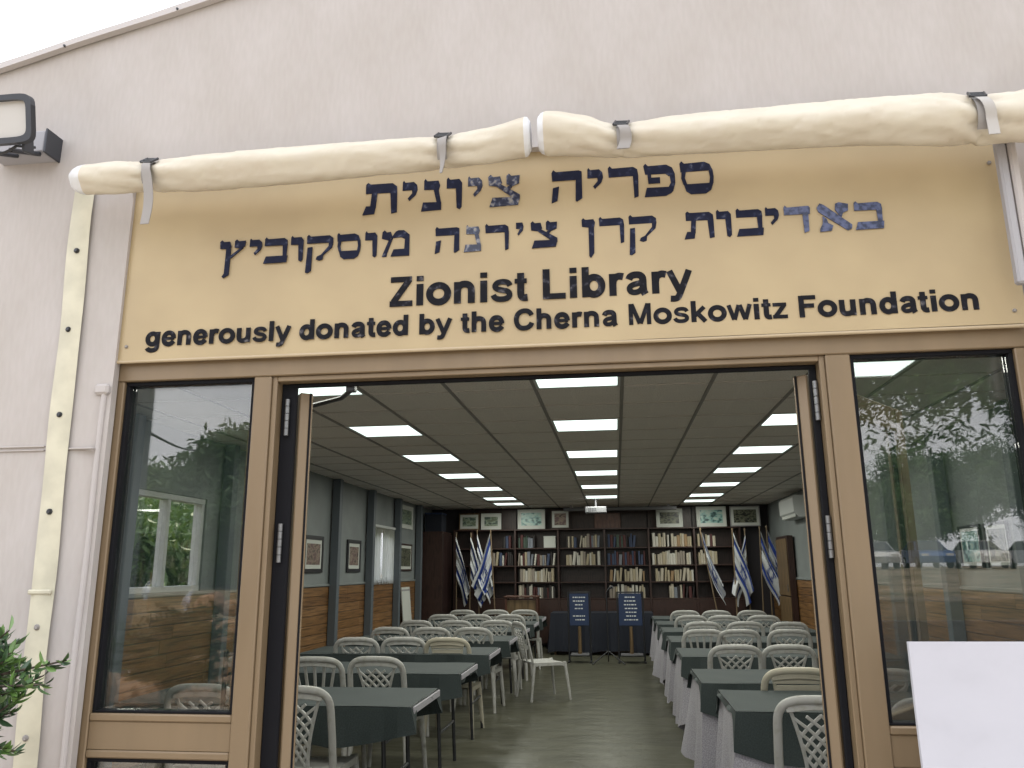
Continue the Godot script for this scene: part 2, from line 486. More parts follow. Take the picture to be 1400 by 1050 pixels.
func building():
	var b := thing("library_building", "pinkish beige fabric clad hall with low gabled roof", "building")
	var n := FastNoiseLite.new()
	n.seed = 5; n.frequency = 0.012; n.fractal_octaves = 3
	var panels := [[-3.98, -1.634, 0.0], [-1.634, 1.245, 2.845], [1.245, 3.2, 0.0]]
	for q in panels:
		var st := nst()
		var g := []
		var nx := int((q[1] - q[0]) / 0.045) + 1
		for j in 61:
			var row := []
			for i in nx + 1:
				var x: float = lerpf(q[0], q[1], float(i) / nx)
				var y: float = lerpf(q[2], roof_y(x) - 0.006, j / 60.0)
				row.append(Vector3(x, y, fabric_z(n, x, y)))
			g.append(row)
		sheet(st, g, Vector3(0, 0, 1))
		# the cloth turns in at the opening
		if q[1] == -1.634:
			var e := []
			for j in 61: e.append(g[j][nx])
			var back := []
			for v in e: back.append(Vector3(-1.637, v.y, 0.004))
			sheet(st, [e, back], Vector3(1, 0, 0))
		elif q[0] == 1.245:
			var e := []
			for j in 61: e.append(g[j][0])
			var back := []
			for v in e: back.append(Vector3(1.25, v.y, 0.004))
			sheet(st, [e, back], Vector3(-1, 0, 0))
		else:
			var back := []
			for v in g[0]: back.append(Vector3(v.x, v.y + 0.004, 0.0))
			sheet(st, [g[0], back], Vector3(0, -1, 0))
		obj("front_fabric", st, "fabric", b)
	# roof sheets with thickness, overhanging the front a little
	for sg: float in [-1.0, 1.0]:
		var x1 := PEAK.x + sg * 3.75
		var st := nst()
		var poly := PackedVector2Array([Vector2(PEAK.x, PEAK.y), Vector2(x1, roof_y(x1)), Vector2(x1, roof_y(x1) + 0.011), Vector2(PEAK.x, PEAK.y + 0.011)])
		prism(st, poly, ZB - 0.3, 0.07, Transform3D.IDENTITY, true)
		obj("roof", st, "fabric", b)
		# thin folded edge of the roof cloth, fixed with small screws
		var rail := nst()
		var up := []; var lo := []
		for k in 41:
			var x := lerpf(PEAK.x, x1, k / 40.0)
			up.append(Vector3(x, roof_y(x) + 0.0115 + 0.0015 * sin(k * 1.3), 0.080))
			lo.append(Vector3(x, roof_y(x) - 0.017 + 0.002 * sin(k * 0.9), 0.084))
		var up2 := []; var lo2 := []
		for v in up: up2.append(v + Vector3(0, 0, -0.02))
		for v in lo: lo2.append(v + Vector3(0, -0.002, -0.022))
		sheet(rail, [up, lo], Vector3(0, 0, 1)); sheet(rail, [up2, up], Vector3.UP); sheet(rail, [lo, lo2], Vector3.DOWN)
		var tr := obj("roof_edge", rail, "fabric_trim", b)
		for k in 8:
			var x := PEAK.x + sg * (0.25 + 0.43 * k)
			var r := nst()
			tube(r, [Vector3(x, roof_y(x) - 0.012, 0.080), Vector3(x, roof_y(x) - 0.012, 0.088)], [0.0055, 0.004], 8)
			obj("screw", r, "dark_steel", tr)
	# solid core behind the cloth
	box("wall_core", Vector3(-3.94, 0, -0.12), Vector3(-1.672, 2.19, 0.03), "slab", b)
	box("wall_core", Vector3(1.242, 0, -0.12), Vector3(3.16, 2.19, 0.03), "slab", b)
	box("wall_core", Vector3(-3.94, 2.193, -0.12), Vector3(3.16, 2.86, -0.004), "slab", b)
	box("outer_wall", Vector3(-4.0, 0, ZB - 0.2), Vector3(-3.945, 1.22, 0.04), "fabric", b)
	box("outer_wall", Vector3(3.165, 0, ZB - 0.2), Vector3(3.2, 2.8, 0.04), "fabric", b)
	# cream fastening strip with snap buttons, left of the opening
	var st := nst()
	var g := []
	for j in 81:
		var y := lerpf(0.02, 2.81, j / 80.0)
		var row := []
		var cx := lerpf(-1.758, -1.798, clampf((y - 0.9) / 1.8, 0, 1))
		for i in 5:
			row.append(Vector3(cx - 0.039 + 0.0195 * i + 0.002 * sin(y * 9.0), y, FZ + 0.014 + 0.002 * sin(y * 13.0 + i) - (0.006 if i == 0 or i == 4 else 0.0)))
		g.append(row)
	sheet(st, g, Vector3(0, 0, 1))
	var strip := obj("fastening_strip", st, "cream_strip", b)
	for y in [2.572, 2.29, 2.0, 1.687, 1.336, 1.02, 0.7]:
		var r := nst()
		var cx := lerpf(-1.758, -1.798, clampf((y - 0.9) / 1.8, 0, 1))
		tube(r, [Vector3(cx, y, FZ + 0.012), Vector3(cx, y, FZ + 0.018), Vector3(cx, y, FZ + 0.021)], [0.010, 0.009, 0.005], 10)
		obj("snap_button", r, "dark_steel" if y > 1.5 else "webbing", strip)
	# a sewn joint across the strip and the cloth seam
	box("stitched_joint", Vector3(-1.813, 1.433, FZ + 0.008), Vector3(-1.735, 1.448, FZ + 0.021), "cream_strip", b, 0.004)
	box("cloth_seam", Vector3(-3.9, 1.896, FZ - 0.012), Vector3(-1.83, 1.901, FZ + 0.006), "fabric", b, 0.002)
	box("cloth_seam", Vector3(-3.9, 1.884, FZ - 0.012), Vector3(-1.83, 1.888, FZ + 0.0055), "fabric", b, 0.002)
	box("cloth_seam", Vector3(-1.745, 1.886, FZ - 0.012), Vector3(-1.66, 1.891, FZ + 0.006), "fabric", b, 0.002)
	# pale pipe down the edge of the opening, with a collar on top
	st = nst()
	var pts := []
	for k in 22: pts.append(Vector3(-1.655 - 0.004 * sin(k * 0.9) * 0.4, 2.076 - k * 0.0988, 0.042))
	tube(st, pts, [0.009], 12)
	var pipe := obj("edge_pipe", st, "fabric_trim", b)
	st = nst()
	bx(st, Vector3(-1.662, 2.086, 0.044), Vector3(0.05, 0.036, 0.026), 0.008)
	obj("collar", st, "fabric_trim", pipe)
	# white channel and grey pole at the right end of the opening
	box("curtain_channel", Vector3(1.160, 2.28, 0.085), Vector3(1.186, 2.76, 0.115), "box_grey", b, 0.006)
	box("curtain_channel", Vector3(1.19, 2.0, 0.085), Vector3(1.214, 2.76, 0.116), "fabric_trim", b, 0.006)

# ------------------------------------------------------------------ room shell
func wall_with_openings(parent: Node, x0: float, x1: float, opens: Array, m: String):
	# vertical wall slab along z between x0 and x1 from y 1.30 to CEIL, with openings [z0, z1, y0, y1], z0 > z1, in order from the door
	var z := -0.12
	for o in opens:
		box("wall_panel", Vector3(x0, 1.30, o[0]), Vector3(x1, CEIL + 0.04, z), m, parent, 0.0)
		if o[2] > 1.30: box("wall_panel", Vector3(x0, 1.30, o[1]), Vector3(x1, o[2], o[0]), m, parent, 0.0)
		box("wall_panel", Vector3(x0, o[3], o[1]), Vector3(x1, CEIL + 0.04, o[0]), m, parent, 0.0)
		z = o[1]
	box("wall_panel", Vector3(x0, 1.30, ZB), Vector3(x1, CEIL + 0.04, z), m, parent, 0.0)

func room():
	var f := struct("floor")
	box("floor_sheet", Vector3(-3.94, -0.1, ZB - 0.1), Vector3(3.16, 0.0, 0.02), "floor", f, 0.0)
	# floor boards show only as faint joints: thin metal threshold at the door
	box("threshold", Vector3(-1.10, 0.0, -0.06), Vector3(0.645, 0.012, 0.03), "bronze", f, 0.004)

	var c := struct("ceiling")
	box("ceiling_slab", Vector3(-3.94, CEIL + 0.045, ZB - 0.1), Vector3(3.16, CEIL + 0.09, -0.12), "slab", c, 0.0)
	var st := nst()
	bx(st, Vector3.ZERO, Vector3(0.585, 0.014, 0.585), 0.004)
	var tile := st.commit()
	var lit := {}
	for k in light_cells(): lit["%d,%d" % [k.x, k.y]] = true
	var zj := []
	for j in range(-7, 17): zj.append(GZ - T * j)
	for k in range(-6, 6):
		var xa: float = maxf(GX + T * k, WL); var xb: float = minf(GX + T * (k + 1), WR)
		for j in range(-7, 17):
			if lit.has("%d,%d" % [k, j]): continue
			var za: float = minf(GZ - T * j, -0.125); var zb: float = maxf(GZ - T * (j + 1), ZB)
			if za - zb < 0.05 or xb - xa < 0.05: continue
			var o := inst("ceiling_tile", tile, "tile", c, Vector3((xa + xb) / 2, CEIL + 0.012 + rng.randf_range(-0.0015, 0.0015), (za + zb) / 2))
			o.scale = Vector3((xb - xa) / T, 1, (za - zb) / T)
			o.rotation = Vector3(rng.randf_range(-0.002, 0.002), 0, rng.randf_range(-0.002, 0.002))
	for k in range(-5, 6):
		var x := GX + T * k
		box("grid_bar", Vector3(x - 0.0125, CEIL - 0.004, ZB), Vector3(x + 0.0125, CEIL + 0.010, -0.121), "grid_bar", c, 0.002)
	for j in range(-6, 17):
		var z := GZ - T * j
		if z < ZB + 0.05 or z > -0.2: continue
		box("cross_bar", Vector3(WL, CEIL - 0.002, z - 0.006), Vector3(WR, CEIL + 0.009, z + 0.006), "cross_bar", c, 0.002)

	# left wall: painted panels above, planks below, grey steel posts, two windows
	var w := struct("wall_left")
	var xo := WL - 0.12
	wall_with_openings(w, xo, WL, [[-3.5, -4.72, 1.30, 2.16], [-9.85, -11.05, 1.30, 2.16]], "wall_paint")
	box("wainscot_backing", Vector3(xo, 0, ZB), Vector3(WL - 0.004, 1.295, -0.12), "slab", w, 0.0)
	planks(w, WL, 1.0)
	for z in [-1.9, -3.45 + 0.0, -5.0, -6.55, -8.1, -9.66, -11.22, -12.75]:
		if z == -3.45: z = -3.36
		box("steel_post", Vector3(WL + 0.022, 0, z - 0.055), Vector3(WL + 0.13, CEIL - 0.005, z + 0.055), "post_grey", w, 0.006)
	# window near the door: white frame, mullion, panes
	window(w, -3.5, -4.72, 1.30, 2.16, 2)
	window(w, -9.85, -11.05, 1.30, 2.16, 2)

	w = struct("wall_right")
	xo = WR + 0.12
	box("wall_panel", Vector3(WR, 1.30, ZB), Vector3(xo, CEIL + 0.04, -0.12), "wall_paint", w, 0.0)
	box("wainscot_backing", Vector3(WR + 0.004, 0, ZB), Vector3(xo, 1.295, -0.12), "slab", w, 0.0)
	planks(w, WR, -1.0)
	for z in [-1.1, -2.5, -3.9, -5.35, -6.8, -8.2, -9.6]:
		box("steel_post", Vector3(WR - 0.13, 0, z - 0.055), Vector3(WR - 0.022, CEIL - 0.005, z + 0.055), "post_grey", w, 0.006)

	w = struct("wall_back")
	box("wall_panel", Vector3(-3.94, 0, ZB - 0.12), Vector3(3.16, CEIL + 0.04, ZB - 0.001), "dark_wall", w, 0.0)

func planks(w: Node, x: float, sg: float):
	# horizontal boards with recessed joints, in three lengths down the hall
	var h := 0.116
	for j in 11:
		var cuts := [-0.13, rng.randf_range(-3.8, -5.0), rng.randf_range(-8.0, -9.6), ZB + 0.01]
		for k in 3:
			var st := nst()
			bx(st, Vector3(x + sg * 0.006, 0.012 + h * (j + 0.5), (cuts[k] + cuts[k + 1]) / 2), Vector3(0.02, h - 0.006, cuts[k] - cuts[k + 1] - 0.004), 0.003)
			obj("plank", st, "plank%d" % rng.randi_range(0, 2), w)
	box("ledge", Vector3(x - 0.03, 1.295, ZB + 0.01), Vector3(x + 0.03, 1.325, -0.13), "wall_paint", w, 0.004)

func window(w: Node, z0: float, z1: float, y0: float, y1: float, n: int):
	var o := Node3D.new(); o.name = "window"; w.add_child(o, true)
	var xm := WL - 0.06
	var st := nst()
	var zc := (z0 + z1) / 2; var dz := z0 - z1
	bx(st, Vector3(xm, y1 - 0.025, zc), Vector3(0.09, 0.05, dz - 0.002), 0.004)
	bx(st, Vector3(xm, y0 + 0.05, zc), Vector3(0.09, 0.05, dz - 0.002), 0.004)
	for k in n + 1:
		var z := lerpf(z0 - 0.028, z1 + 0.028, float(k) / n)
		bx(st, Vector3(xm, (y0 + y1) / 2 + 0.0125, z), Vector3(0.084, y1 - y0 - 0.127, 0.05), 0.004)
	obj("frame", st, "plastic_white", o)
	for k in n:
		var za := lerpf(z0 - 0.028, z1 + 0.028, float(k) / n); var zb := lerpf(z0 - 0.028, z1 + 0.028, float(k + 1) / n)
		box("pane", Vector3(xm - 0.003, y0 + 0.076, zb + 0.026), Vector3(xm + 0.003, y1 - 0.051, za - 0.026), "clear_glass", o, 0.0)

# ------------------------------------------------------------------ aluminium entrance
func entrance():
	var e := thing("entrance_frame", "bronze aluminium shopfront frame with a glazed panel on either side of the doorway", "door frame")
	var zb := -0.075
	box("header", Vector3(-1.668, 2.122, zb), Vector3(1.238, 2.19, 0.0), "bronze", e, 0.003)
	for p in [[-1.668, -1.618], [-1.159, -1.10], [0.645, 0.716], [1.178, 1.238]]:
		box("post", Vector3(p[0], 0.0, zb - 0.002), Vector3(p[1], 2.1215, -0.002), "bronze", e, 0.003)
	for s in [[-1.618, -1.159], [0.716, 1.178]]:
		# a rail of two lips and a flat band, then a sill at the bottom
		box("rail", Vector3(s[0] + 0.0005, 0.975, zb + 0.01), Vector3(s[1] - 0.0005, 1.056, -0.008), "bronze", e, 0.002)
		for y in [0.952, 1.0562]:
			box("rail_lip", Vector3(s[0] + 0.0005, y, zb + 0.008), Vector3(s[1] - 0.0005, y + 0.0225, -0.003), "bronze", e, 0.004)
		box("sill", Vector3(s[0] + 0.0005, 0.0, zb), Vector3(s[1] - 0.0005, 0.09, -0.004), "bronze", e, 0.003)
		for v in [[1.0795, 2.121], [0.0905, 0.9515]]:
			var gk := nst()
			var t := 0.012
			bx(gk, Vector3((s[0] + s[1]) / 2, v[1] - t / 2, -0.040), Vector3(s[1] - s[0] - 0.002, t, 0.05), 0.001)
			bx(gk, Vector3((s[0] + s[1]) / 2, v[0] + t / 4, -0.040), Vector3(s[1] - s[0] - 0.002, t / 2, 0.05), 0.001)
			bx(gk, Vector3(s[0] + t / 2 + 0.001, (v[0] + v[1]) / 2 - t / 4, -0.040), Vector3(t, v[1] - v[0] - 1.5 * t - 0.001, 0.05), 0.001)
			bx(gk, Vector3(s[1] - t / 2 - 0.001, (v[0] + v[1]) / 2 - t / 4, -0.040), Vector3(t, v[1] - v[0] - 1.5 * t - 0.001, 0.05), 0.001)
			obj("gasket", gk, "gasket", e)
			# two panes, the inner one added for stronger reflections
			for z in [-0.036, -0.054]:
				box("pane", Vector3(s[0] + 0.0135, v[0] + 0.0065, z - 0.0025), Vector3(s[1] - 0.0135, v[1] - 0.0125, z + 0.0025), "glass", e, 0.0)
	# rebates and black seals round the doorway
	box("door_stop", Vector3(-1.0995, 0.013, zb + 0.002), Vector3(-1.083, 2.1215, -0.012), "bronze", e, 0.002)
	box("door_stop", Vector3(0.628, 0.013, zb + 0.002), Vector3(0.6445, 2.1215, -0.012), "bronze", e, 0.002)
	box("door_stop", Vector3(-1.0825, 2.105, zb + 0.002), Vector3(0.6275, 2.1215, -0.012), "bronze", e, 0.002)
	box("door_seal", Vector3(-1.0825, 0.013, -0.070), Vector3(-1.032, 2.1045, -0.052), "gasket", e, 0.003)
	box("door_seal", Vector3(0.607, 0.013, -0.070), Vector3(0.6275, 2.1045, -0.052), "gasket", e, 0.003)
	box("door_seal", Vector3(-1.0825, 2.092, -0.069), Vector3(0.6275, 2.1045, -0.050), "gasket", e, 0.003)
	for sg: float in [-1.0, 1.0]:
		var xh := -1.057 if sg < 0 else 0.6185
		for y in [1.99, 1.585, 0.45]:
			var h := nst()
			for k in 5:
				tube(h, [Vector3(xh, y - 0.06 + k * 0.0245, -0.043), Vector3(xh, y - 0.06 + k * 0.0245 + 0.0225, -0.043)], [0.0075], 10)
			obj("hinge", h, "steel", e)

	# the two leaves swung far into the hall
	door_leaf(Vector3(-1.028, 0, -0.075), Vector3(-0.60, 0, -0.80).normalized(), Vector3(0.80, 0, -0.60).normalized(), "open glass door leaf hinged on the left post of the doorway", true)
	door_leaf(Vector3(0.603, 0, -0.075), Vector3(0.60, 0, -0.80).normalized(), Vector3(-0.80, 0, -0.60).normalized(), "open glass door leaf hinged on the right post of the doorway", false)

func door_leaf(p: Vector3, along: Vector3, thick: Vector3, label: String, closer: bool):
	var d := thing("glass_door", label, "door", Vector3.ZERO, 0.0, "double entrance doors")
	var x := Transform3D(Basis(along, Vector3.UP, thick), p)
	var W := 0.84; var t := 0.044
	var st := nst(); bx(st, Vector3(0.04, 1.055, t / 2), Vector3(0.08, 2.05, t), 0.003, x); obj("stile", st, "bronze", d)
	st = nst(); bx(st, Vector3(W - 0.04, 1.055, t / 2), Vector3(0.08, 2.05, t), 0.003, x); obj("stile", st, "bronze", d)
	for y in [[0.03, 0.16], [0.95, 1.04], [1.99, 2.08]]:
		st = nst(); bx(st, Vector3(W / 2, (y[0] + y[1]) / 2, t / 2), Vector3(W - 0.162, y[1] - y[0], t - 0.004), 0.003, x); obj("rail", st, "bronze", d)
	for y in [[0.162, 0.948], [1.042, 1.988]]:
		st = nst(); bx(st, Vector3(W / 2, (y[0] + y[1]) / 2, t / 2), Vector3(W - 0.162, y[1] - y[0], 0.006), 0.0, x); obj("pane", st, "glass", d)
		st = nst()
		for k in [0.083, W - 0.083]:
			bx(st, Vector3(k, (y[0] + y[1]) / 2, t / 2), Vector3(0.005, y[1] - y[0], 0.02), 0.001, x)
		obj("gasket", st, "gasket", d)
	st = nst(); bx(st, Vector3(-0.002, 1.055, t * 0.78), Vector3(0.003, 2.05, 0.006), 0.0, x); obj("edge_seal", st, "gasket", d)
	st = nst()
	bx(st, Vector3(W - 0.04, 1.05, -0.03), Vector3(0.018, 0.3, 0.018), 0.006, x)
	for y in [0.92, 1.18]: bx(st, Vector3(W - 0.04, y, -0.012), Vector3(0.014, 0.014, 0.026), 0.002, x)
	obj("handle", st, "dark_steel", d)
	if closer:
		st = nst()
		bx(st, Vector3(0.30, 2.03, t + 0.026), Vector3(0.22, 0.06, 0.05), 0.006, x)
		tube(st, [x * Vector3(0.30, 2.065, t + 0.026), x * Vector3(0.30, 2.082, t + 0.026), Vector3(-0.93, 2.085, -0.2), Vector3(-0.855, 2.088, -0.09)], [0.009], 6)
		bx(st, Vector3(-0.855, 2.088, -0.083), Vector3(0.03, 0.022, 0.03), 0.003)
		obj("door_closer", st, "black_plastic", d)

# ------------------------------------------------------------------ the sign
func glyphs() -> Dictionary:
	return {
	"tav": [[.08,.97,.14,1.03,.22,.97,.86,.97,.99,.86,1.0,.66,.08,.68], [.80,.68,1.0,.68,1.0,.03,.84,0.0], [.26,.70,.42,.70,.38,.20,.22,.24], [0,0,.34,.02,.38,.26,.10,.27]],
	"yod": [[.05,.97,.12,1.02,.22,.95,.76,.96,.96,.86,1.0,.70,.88,.54,.48,.36,.38,.44,.66,.60,.64,.70,.04,.70]],
	"nun": [[.16,.97,.22,1.03,.32,.95,.86,.95,.94,.80,.88,.66,.16,.68], [.62,.69,.86,.69,1.0,.22,.80,.20], [.03,0,1.0,0.02,1.0,.26,.12,.28]],
	"vav": [[0,.96,.10,1.03,.22,.95,.82,.96,1.0,.84,1.0,.66,0,.68], [.60,.68,1.0,.69,.98,.08,.84,0,.66,.05]],
	"tsadi": [[0,.95,.08,1.02,.16,.94,.38,.95,.44,.74,.34,.62,.02,.68], [.58,.95,.66,1.02,.74,.94,1.0,.95,.98,.70,.78,.62,.58,.68], [.26,.64,.42,.68,1.0,.34,1.0,.20,.84,.20], [.64,.63,.78,.63,.62,.44,.52,.46], [.04,0,.94,.02,1.0,.26,.14,.28]],
	"he": [[.01,.94,.07,1.03,.16,.96,.90,.97,1.0,.93,1.0,.68,.03,.68], [.80,.68,1.0,.69,1.0,.10,.82,0,.78,.04], [0,0,.19,.06,.25,.50,.05,.46]],
	"resh": [[0,.96,.06,1.03,.14,.95,.84,.96,.97,.88,1.0,.68,.02,.68], [.82,.68,1.0,.69,.98,.04,.84,0]],
	"pe": [[0,.96,.07,1.03,.15,.95,.74,.96,.92,.86,1.0,.66,.80,.60,.70,.68,.05,.69], [.83,.62,1.0,.67,1.0,.38,.92,.14,.76,.24,.86,.40], [0,0,.68,.0,.86,.08,.93,.15,.77,.27,.08,.28], [.12,.70,.24,.70,.24,.58,.52,.58,.52,.40,.14,.40]],
	"samekh": [[0,.96,.06,1.03,.14,.95,.74,.97,.90,.89,.98,.70,.02,.69], [.86,.70,.98,.71,1.0,.5,.98,.30,.86,.32,.89,.5], [.10,.31,.98,.31,.90,.10,.74,0,.30,0,.16,.10], [.05,.70,.18,.70,.14,.5,.20,.30,.09,.30,.03,.5]],
	"tsadif": [[0,.95,.08,1.02,.16,.94,.38,.95,.46,.74,.36,.66,.02,.68], [.58,.95,.66,1.02,.74,.94,1.0,.95,.98,.74,.80,.66,.58,.70], [.26,.67,.44,.68,.42,-.36,.22,-.48,.16,-.42,.24,-.3], [.80,.66,.93,.68,.46,.28,.42,.36]],
	"bet": [[.02,.96,.08,1.03,.16,.95,.84,.96,.96,.88,.98,.68,.02,.69], [.78,.68,.97,.69,.95,.26,.80,.26], [0,0,.96,.01,1.0,.27,.10,.27]],
	"qof": [[.05,.96,.11,1.03,.19,.95,.86,.96,.99,.86,1.0,.68,.06,.68], [.84,.68,1.0,.69,.96,.48,.66,.20,.64,.04,.52,0,.40,.05,.44,.16,.58,.22,.84,.54], [.09,.52,.26,.54,.24,-.38,.12,-.46,.04,-.44]],
	"mem": [[.02,.95,.10,1.02,.18,.93,.32,.95,.38,.76,.24,.62,0,.70], [.34,.70,.50,.94,.60,.99,.80,.98,1.0,.80,1.0,.26,.82,.26,.84,.64,.70,.72], [.26,.63,.40,.70,.20,.12,.18,0,.02,0,.06,.12], [.34,0,1.0,0,1.0,.26,.44,.26]],
	"nunf": [[0,.95,.12,1.02,.28,.95,.88,.96,1.0,.84,.94,.68,.5,.66,.02,.70], [.50,.67,.92,.69,.88,-.30,.62,-.48,.50,-.40]],
	"geresh": [[.05,1.0,.85,1.0,1.0,.86,.9,.7,.35,.52,.22,.57,.55,.76,.05,.78]],
	"dalet": [[.01,.95,.06,1.03,.14,.95,.94,.97,1.0,.90,.98,.68,.02,.68], [.70,.68,.92,.69,.90,.06,.72,0]],
	"alef": [[0,.88,.10,1.03,.22,.96,1.0,.20,.98,.06,.86,.0,.04,.72], [.56,.98,.66,1.03,.94,.95,.92,.72,.76,.64,.72,.50,.64,.58,.54,.78], [.04,0,.38,.02,.44,.20,.30,.30,.26,.46,.15,.56,.14,.30,.05,.12]],
	}

func sign_board():
	var s := thing("library_sign", "long tan sign board with dark Hebrew and English lettering above the doorway", "sign")
	var F := 0.025
	# one bent sheet: flat face, rounded lower lip, left edge turned back a little
	var st := nst()
	var g := []
	for j in 15:
		var y := lerpf(2.186, 2.90, j / 14.0)
		var row := []
		for i in 59:
			var x := lerpf(-1.664, 1.212, i / 58.0) + (0.006 * (y - 2.2) if i == 58 else 0.0)
			row.append(Vector3(x, y, F + 0.0016 * sin(x * 2.3 + y * 3.0) + 0.001 * sin(x * 7.0) - (0.010 if i == 0 else 0.0)))
		g.append(row)
	sheet(st, g, Vector3(0, 0, 1))
	obj("face", st, "sign_tan", s)
	box("body", Vector3(-1.662, 2.19, -0.003), Vector3(1.212, 2.86, F - 0.006), "sign_tan", s, 0.0)
	st = nst()
	tube(st, [Vector3(-1.662, 2.184, F - 0.004), Vector3(-0.3, 2.182, F - 0.004), Vector3(1.212, 2.180, F - 0.004)], [0.006], 8)
	obj("lower_lip", st, "sign_lip", s)
	for p in [[1.18, 2.225], [1.175, 2.70], [-1.605, 2.235]]:
		st = nst()
		tube(st, [Vector3(p[0], p[1], F), Vector3(p[0], p[1], F + 0.004), Vector3(p[0], p[1], F + 0.006)], [0.006, 0.006, 0.003], 8)
		obj("screw", st, "webbing", s)
	var G := glyphs()
	var l1 := [["tav",-0.803,-0.685],["yod",-0.669,-0.615],["nun",-0.604,-0.534],["vav",-0.516,-0.464],["yod",-0.446,-0.395],["tsadi",-0.376,-0.271],["he",-0.167,-0.067],["yod",-0.051,0.002],["resh",0.018,0.115],["pe",0.132,0.231],["samekh",0.247,0.352]]
	var l2 := [["tsadif",-1.301,-1.209],["yod",-1.196,-1.150],["bet",-1.142,-1.058],["vav",-1.048,-1.004],["qof",-0.997,-0.900],["samekh",-0.887,-0.805],["vav",-0.790,-0.749],["mem",-0.733,-0.639],["he",-0.553,-0.472],["nun",-0.458,-0.400],["resh",-0.386,-0.308],["geresh",-0.286,-0.260],["tsadi",-0.237,-0.151],["nunf",-0.072,-0.029],["resh",-0.017,0.063],["qof",0.073,0.165],["tav",0.249,0.342],["vav",0.351,0.396],["bet",0.410,0.493],["yod",0.499,0.542],["dalet",0.556,0.636],["alef",0.656,0.756],["bet",0.765,0.850]]
	var n := 0
	for line in [[l1, 2.658, 0.114], [l2, 2.505, 0.092]]:
		for q in line[0]:
			n += 1
			var gm := nst()
			var k := 0
			for p in G[q[0]]:
				var poly := PackedVector2Array()
				for i in range(0, p.size(), 2):
					poly.append(Vector2(lerpf(q[1], q[2], p[i]), line[1] + p[i + 1] * line[2]))
				prism(gm, poly, F + 0.0005, F + 0.0034 + 0.0004 * k)
				k += 1
			var letter_mat := "vinyl_letter"  # plain vinyl, except letters with glare and reflection painted in
			if line[0] == l1 and (q[0] == "tsadi" or (q[0] == "yod" and q[1] > -0.5 and q[1] < -0.4)): letter_mat = "vinyl_worn_glare"
			if line[0] == l2 and q[1] > 0.5: letter_mat = "vinyl_reflection"
			if line[0] == l2 and q[1] > -0.5 and q[1] < -0.3: letter_mat = "vinyl_worn_glare" if q[0] == "nun" else "vinyl_letter"
			obj("letter", gm, letter_mat, s)
	text_line(s, "Zionist Library", -0.700, 0.260, 2.331, 0.100, F, "vinyl_black")
	text_line(s, "generously donated by the Cherna Moskowitz Foundation", -1.538, 1.088, 2.233, 0.068, F, "vinyl_black")

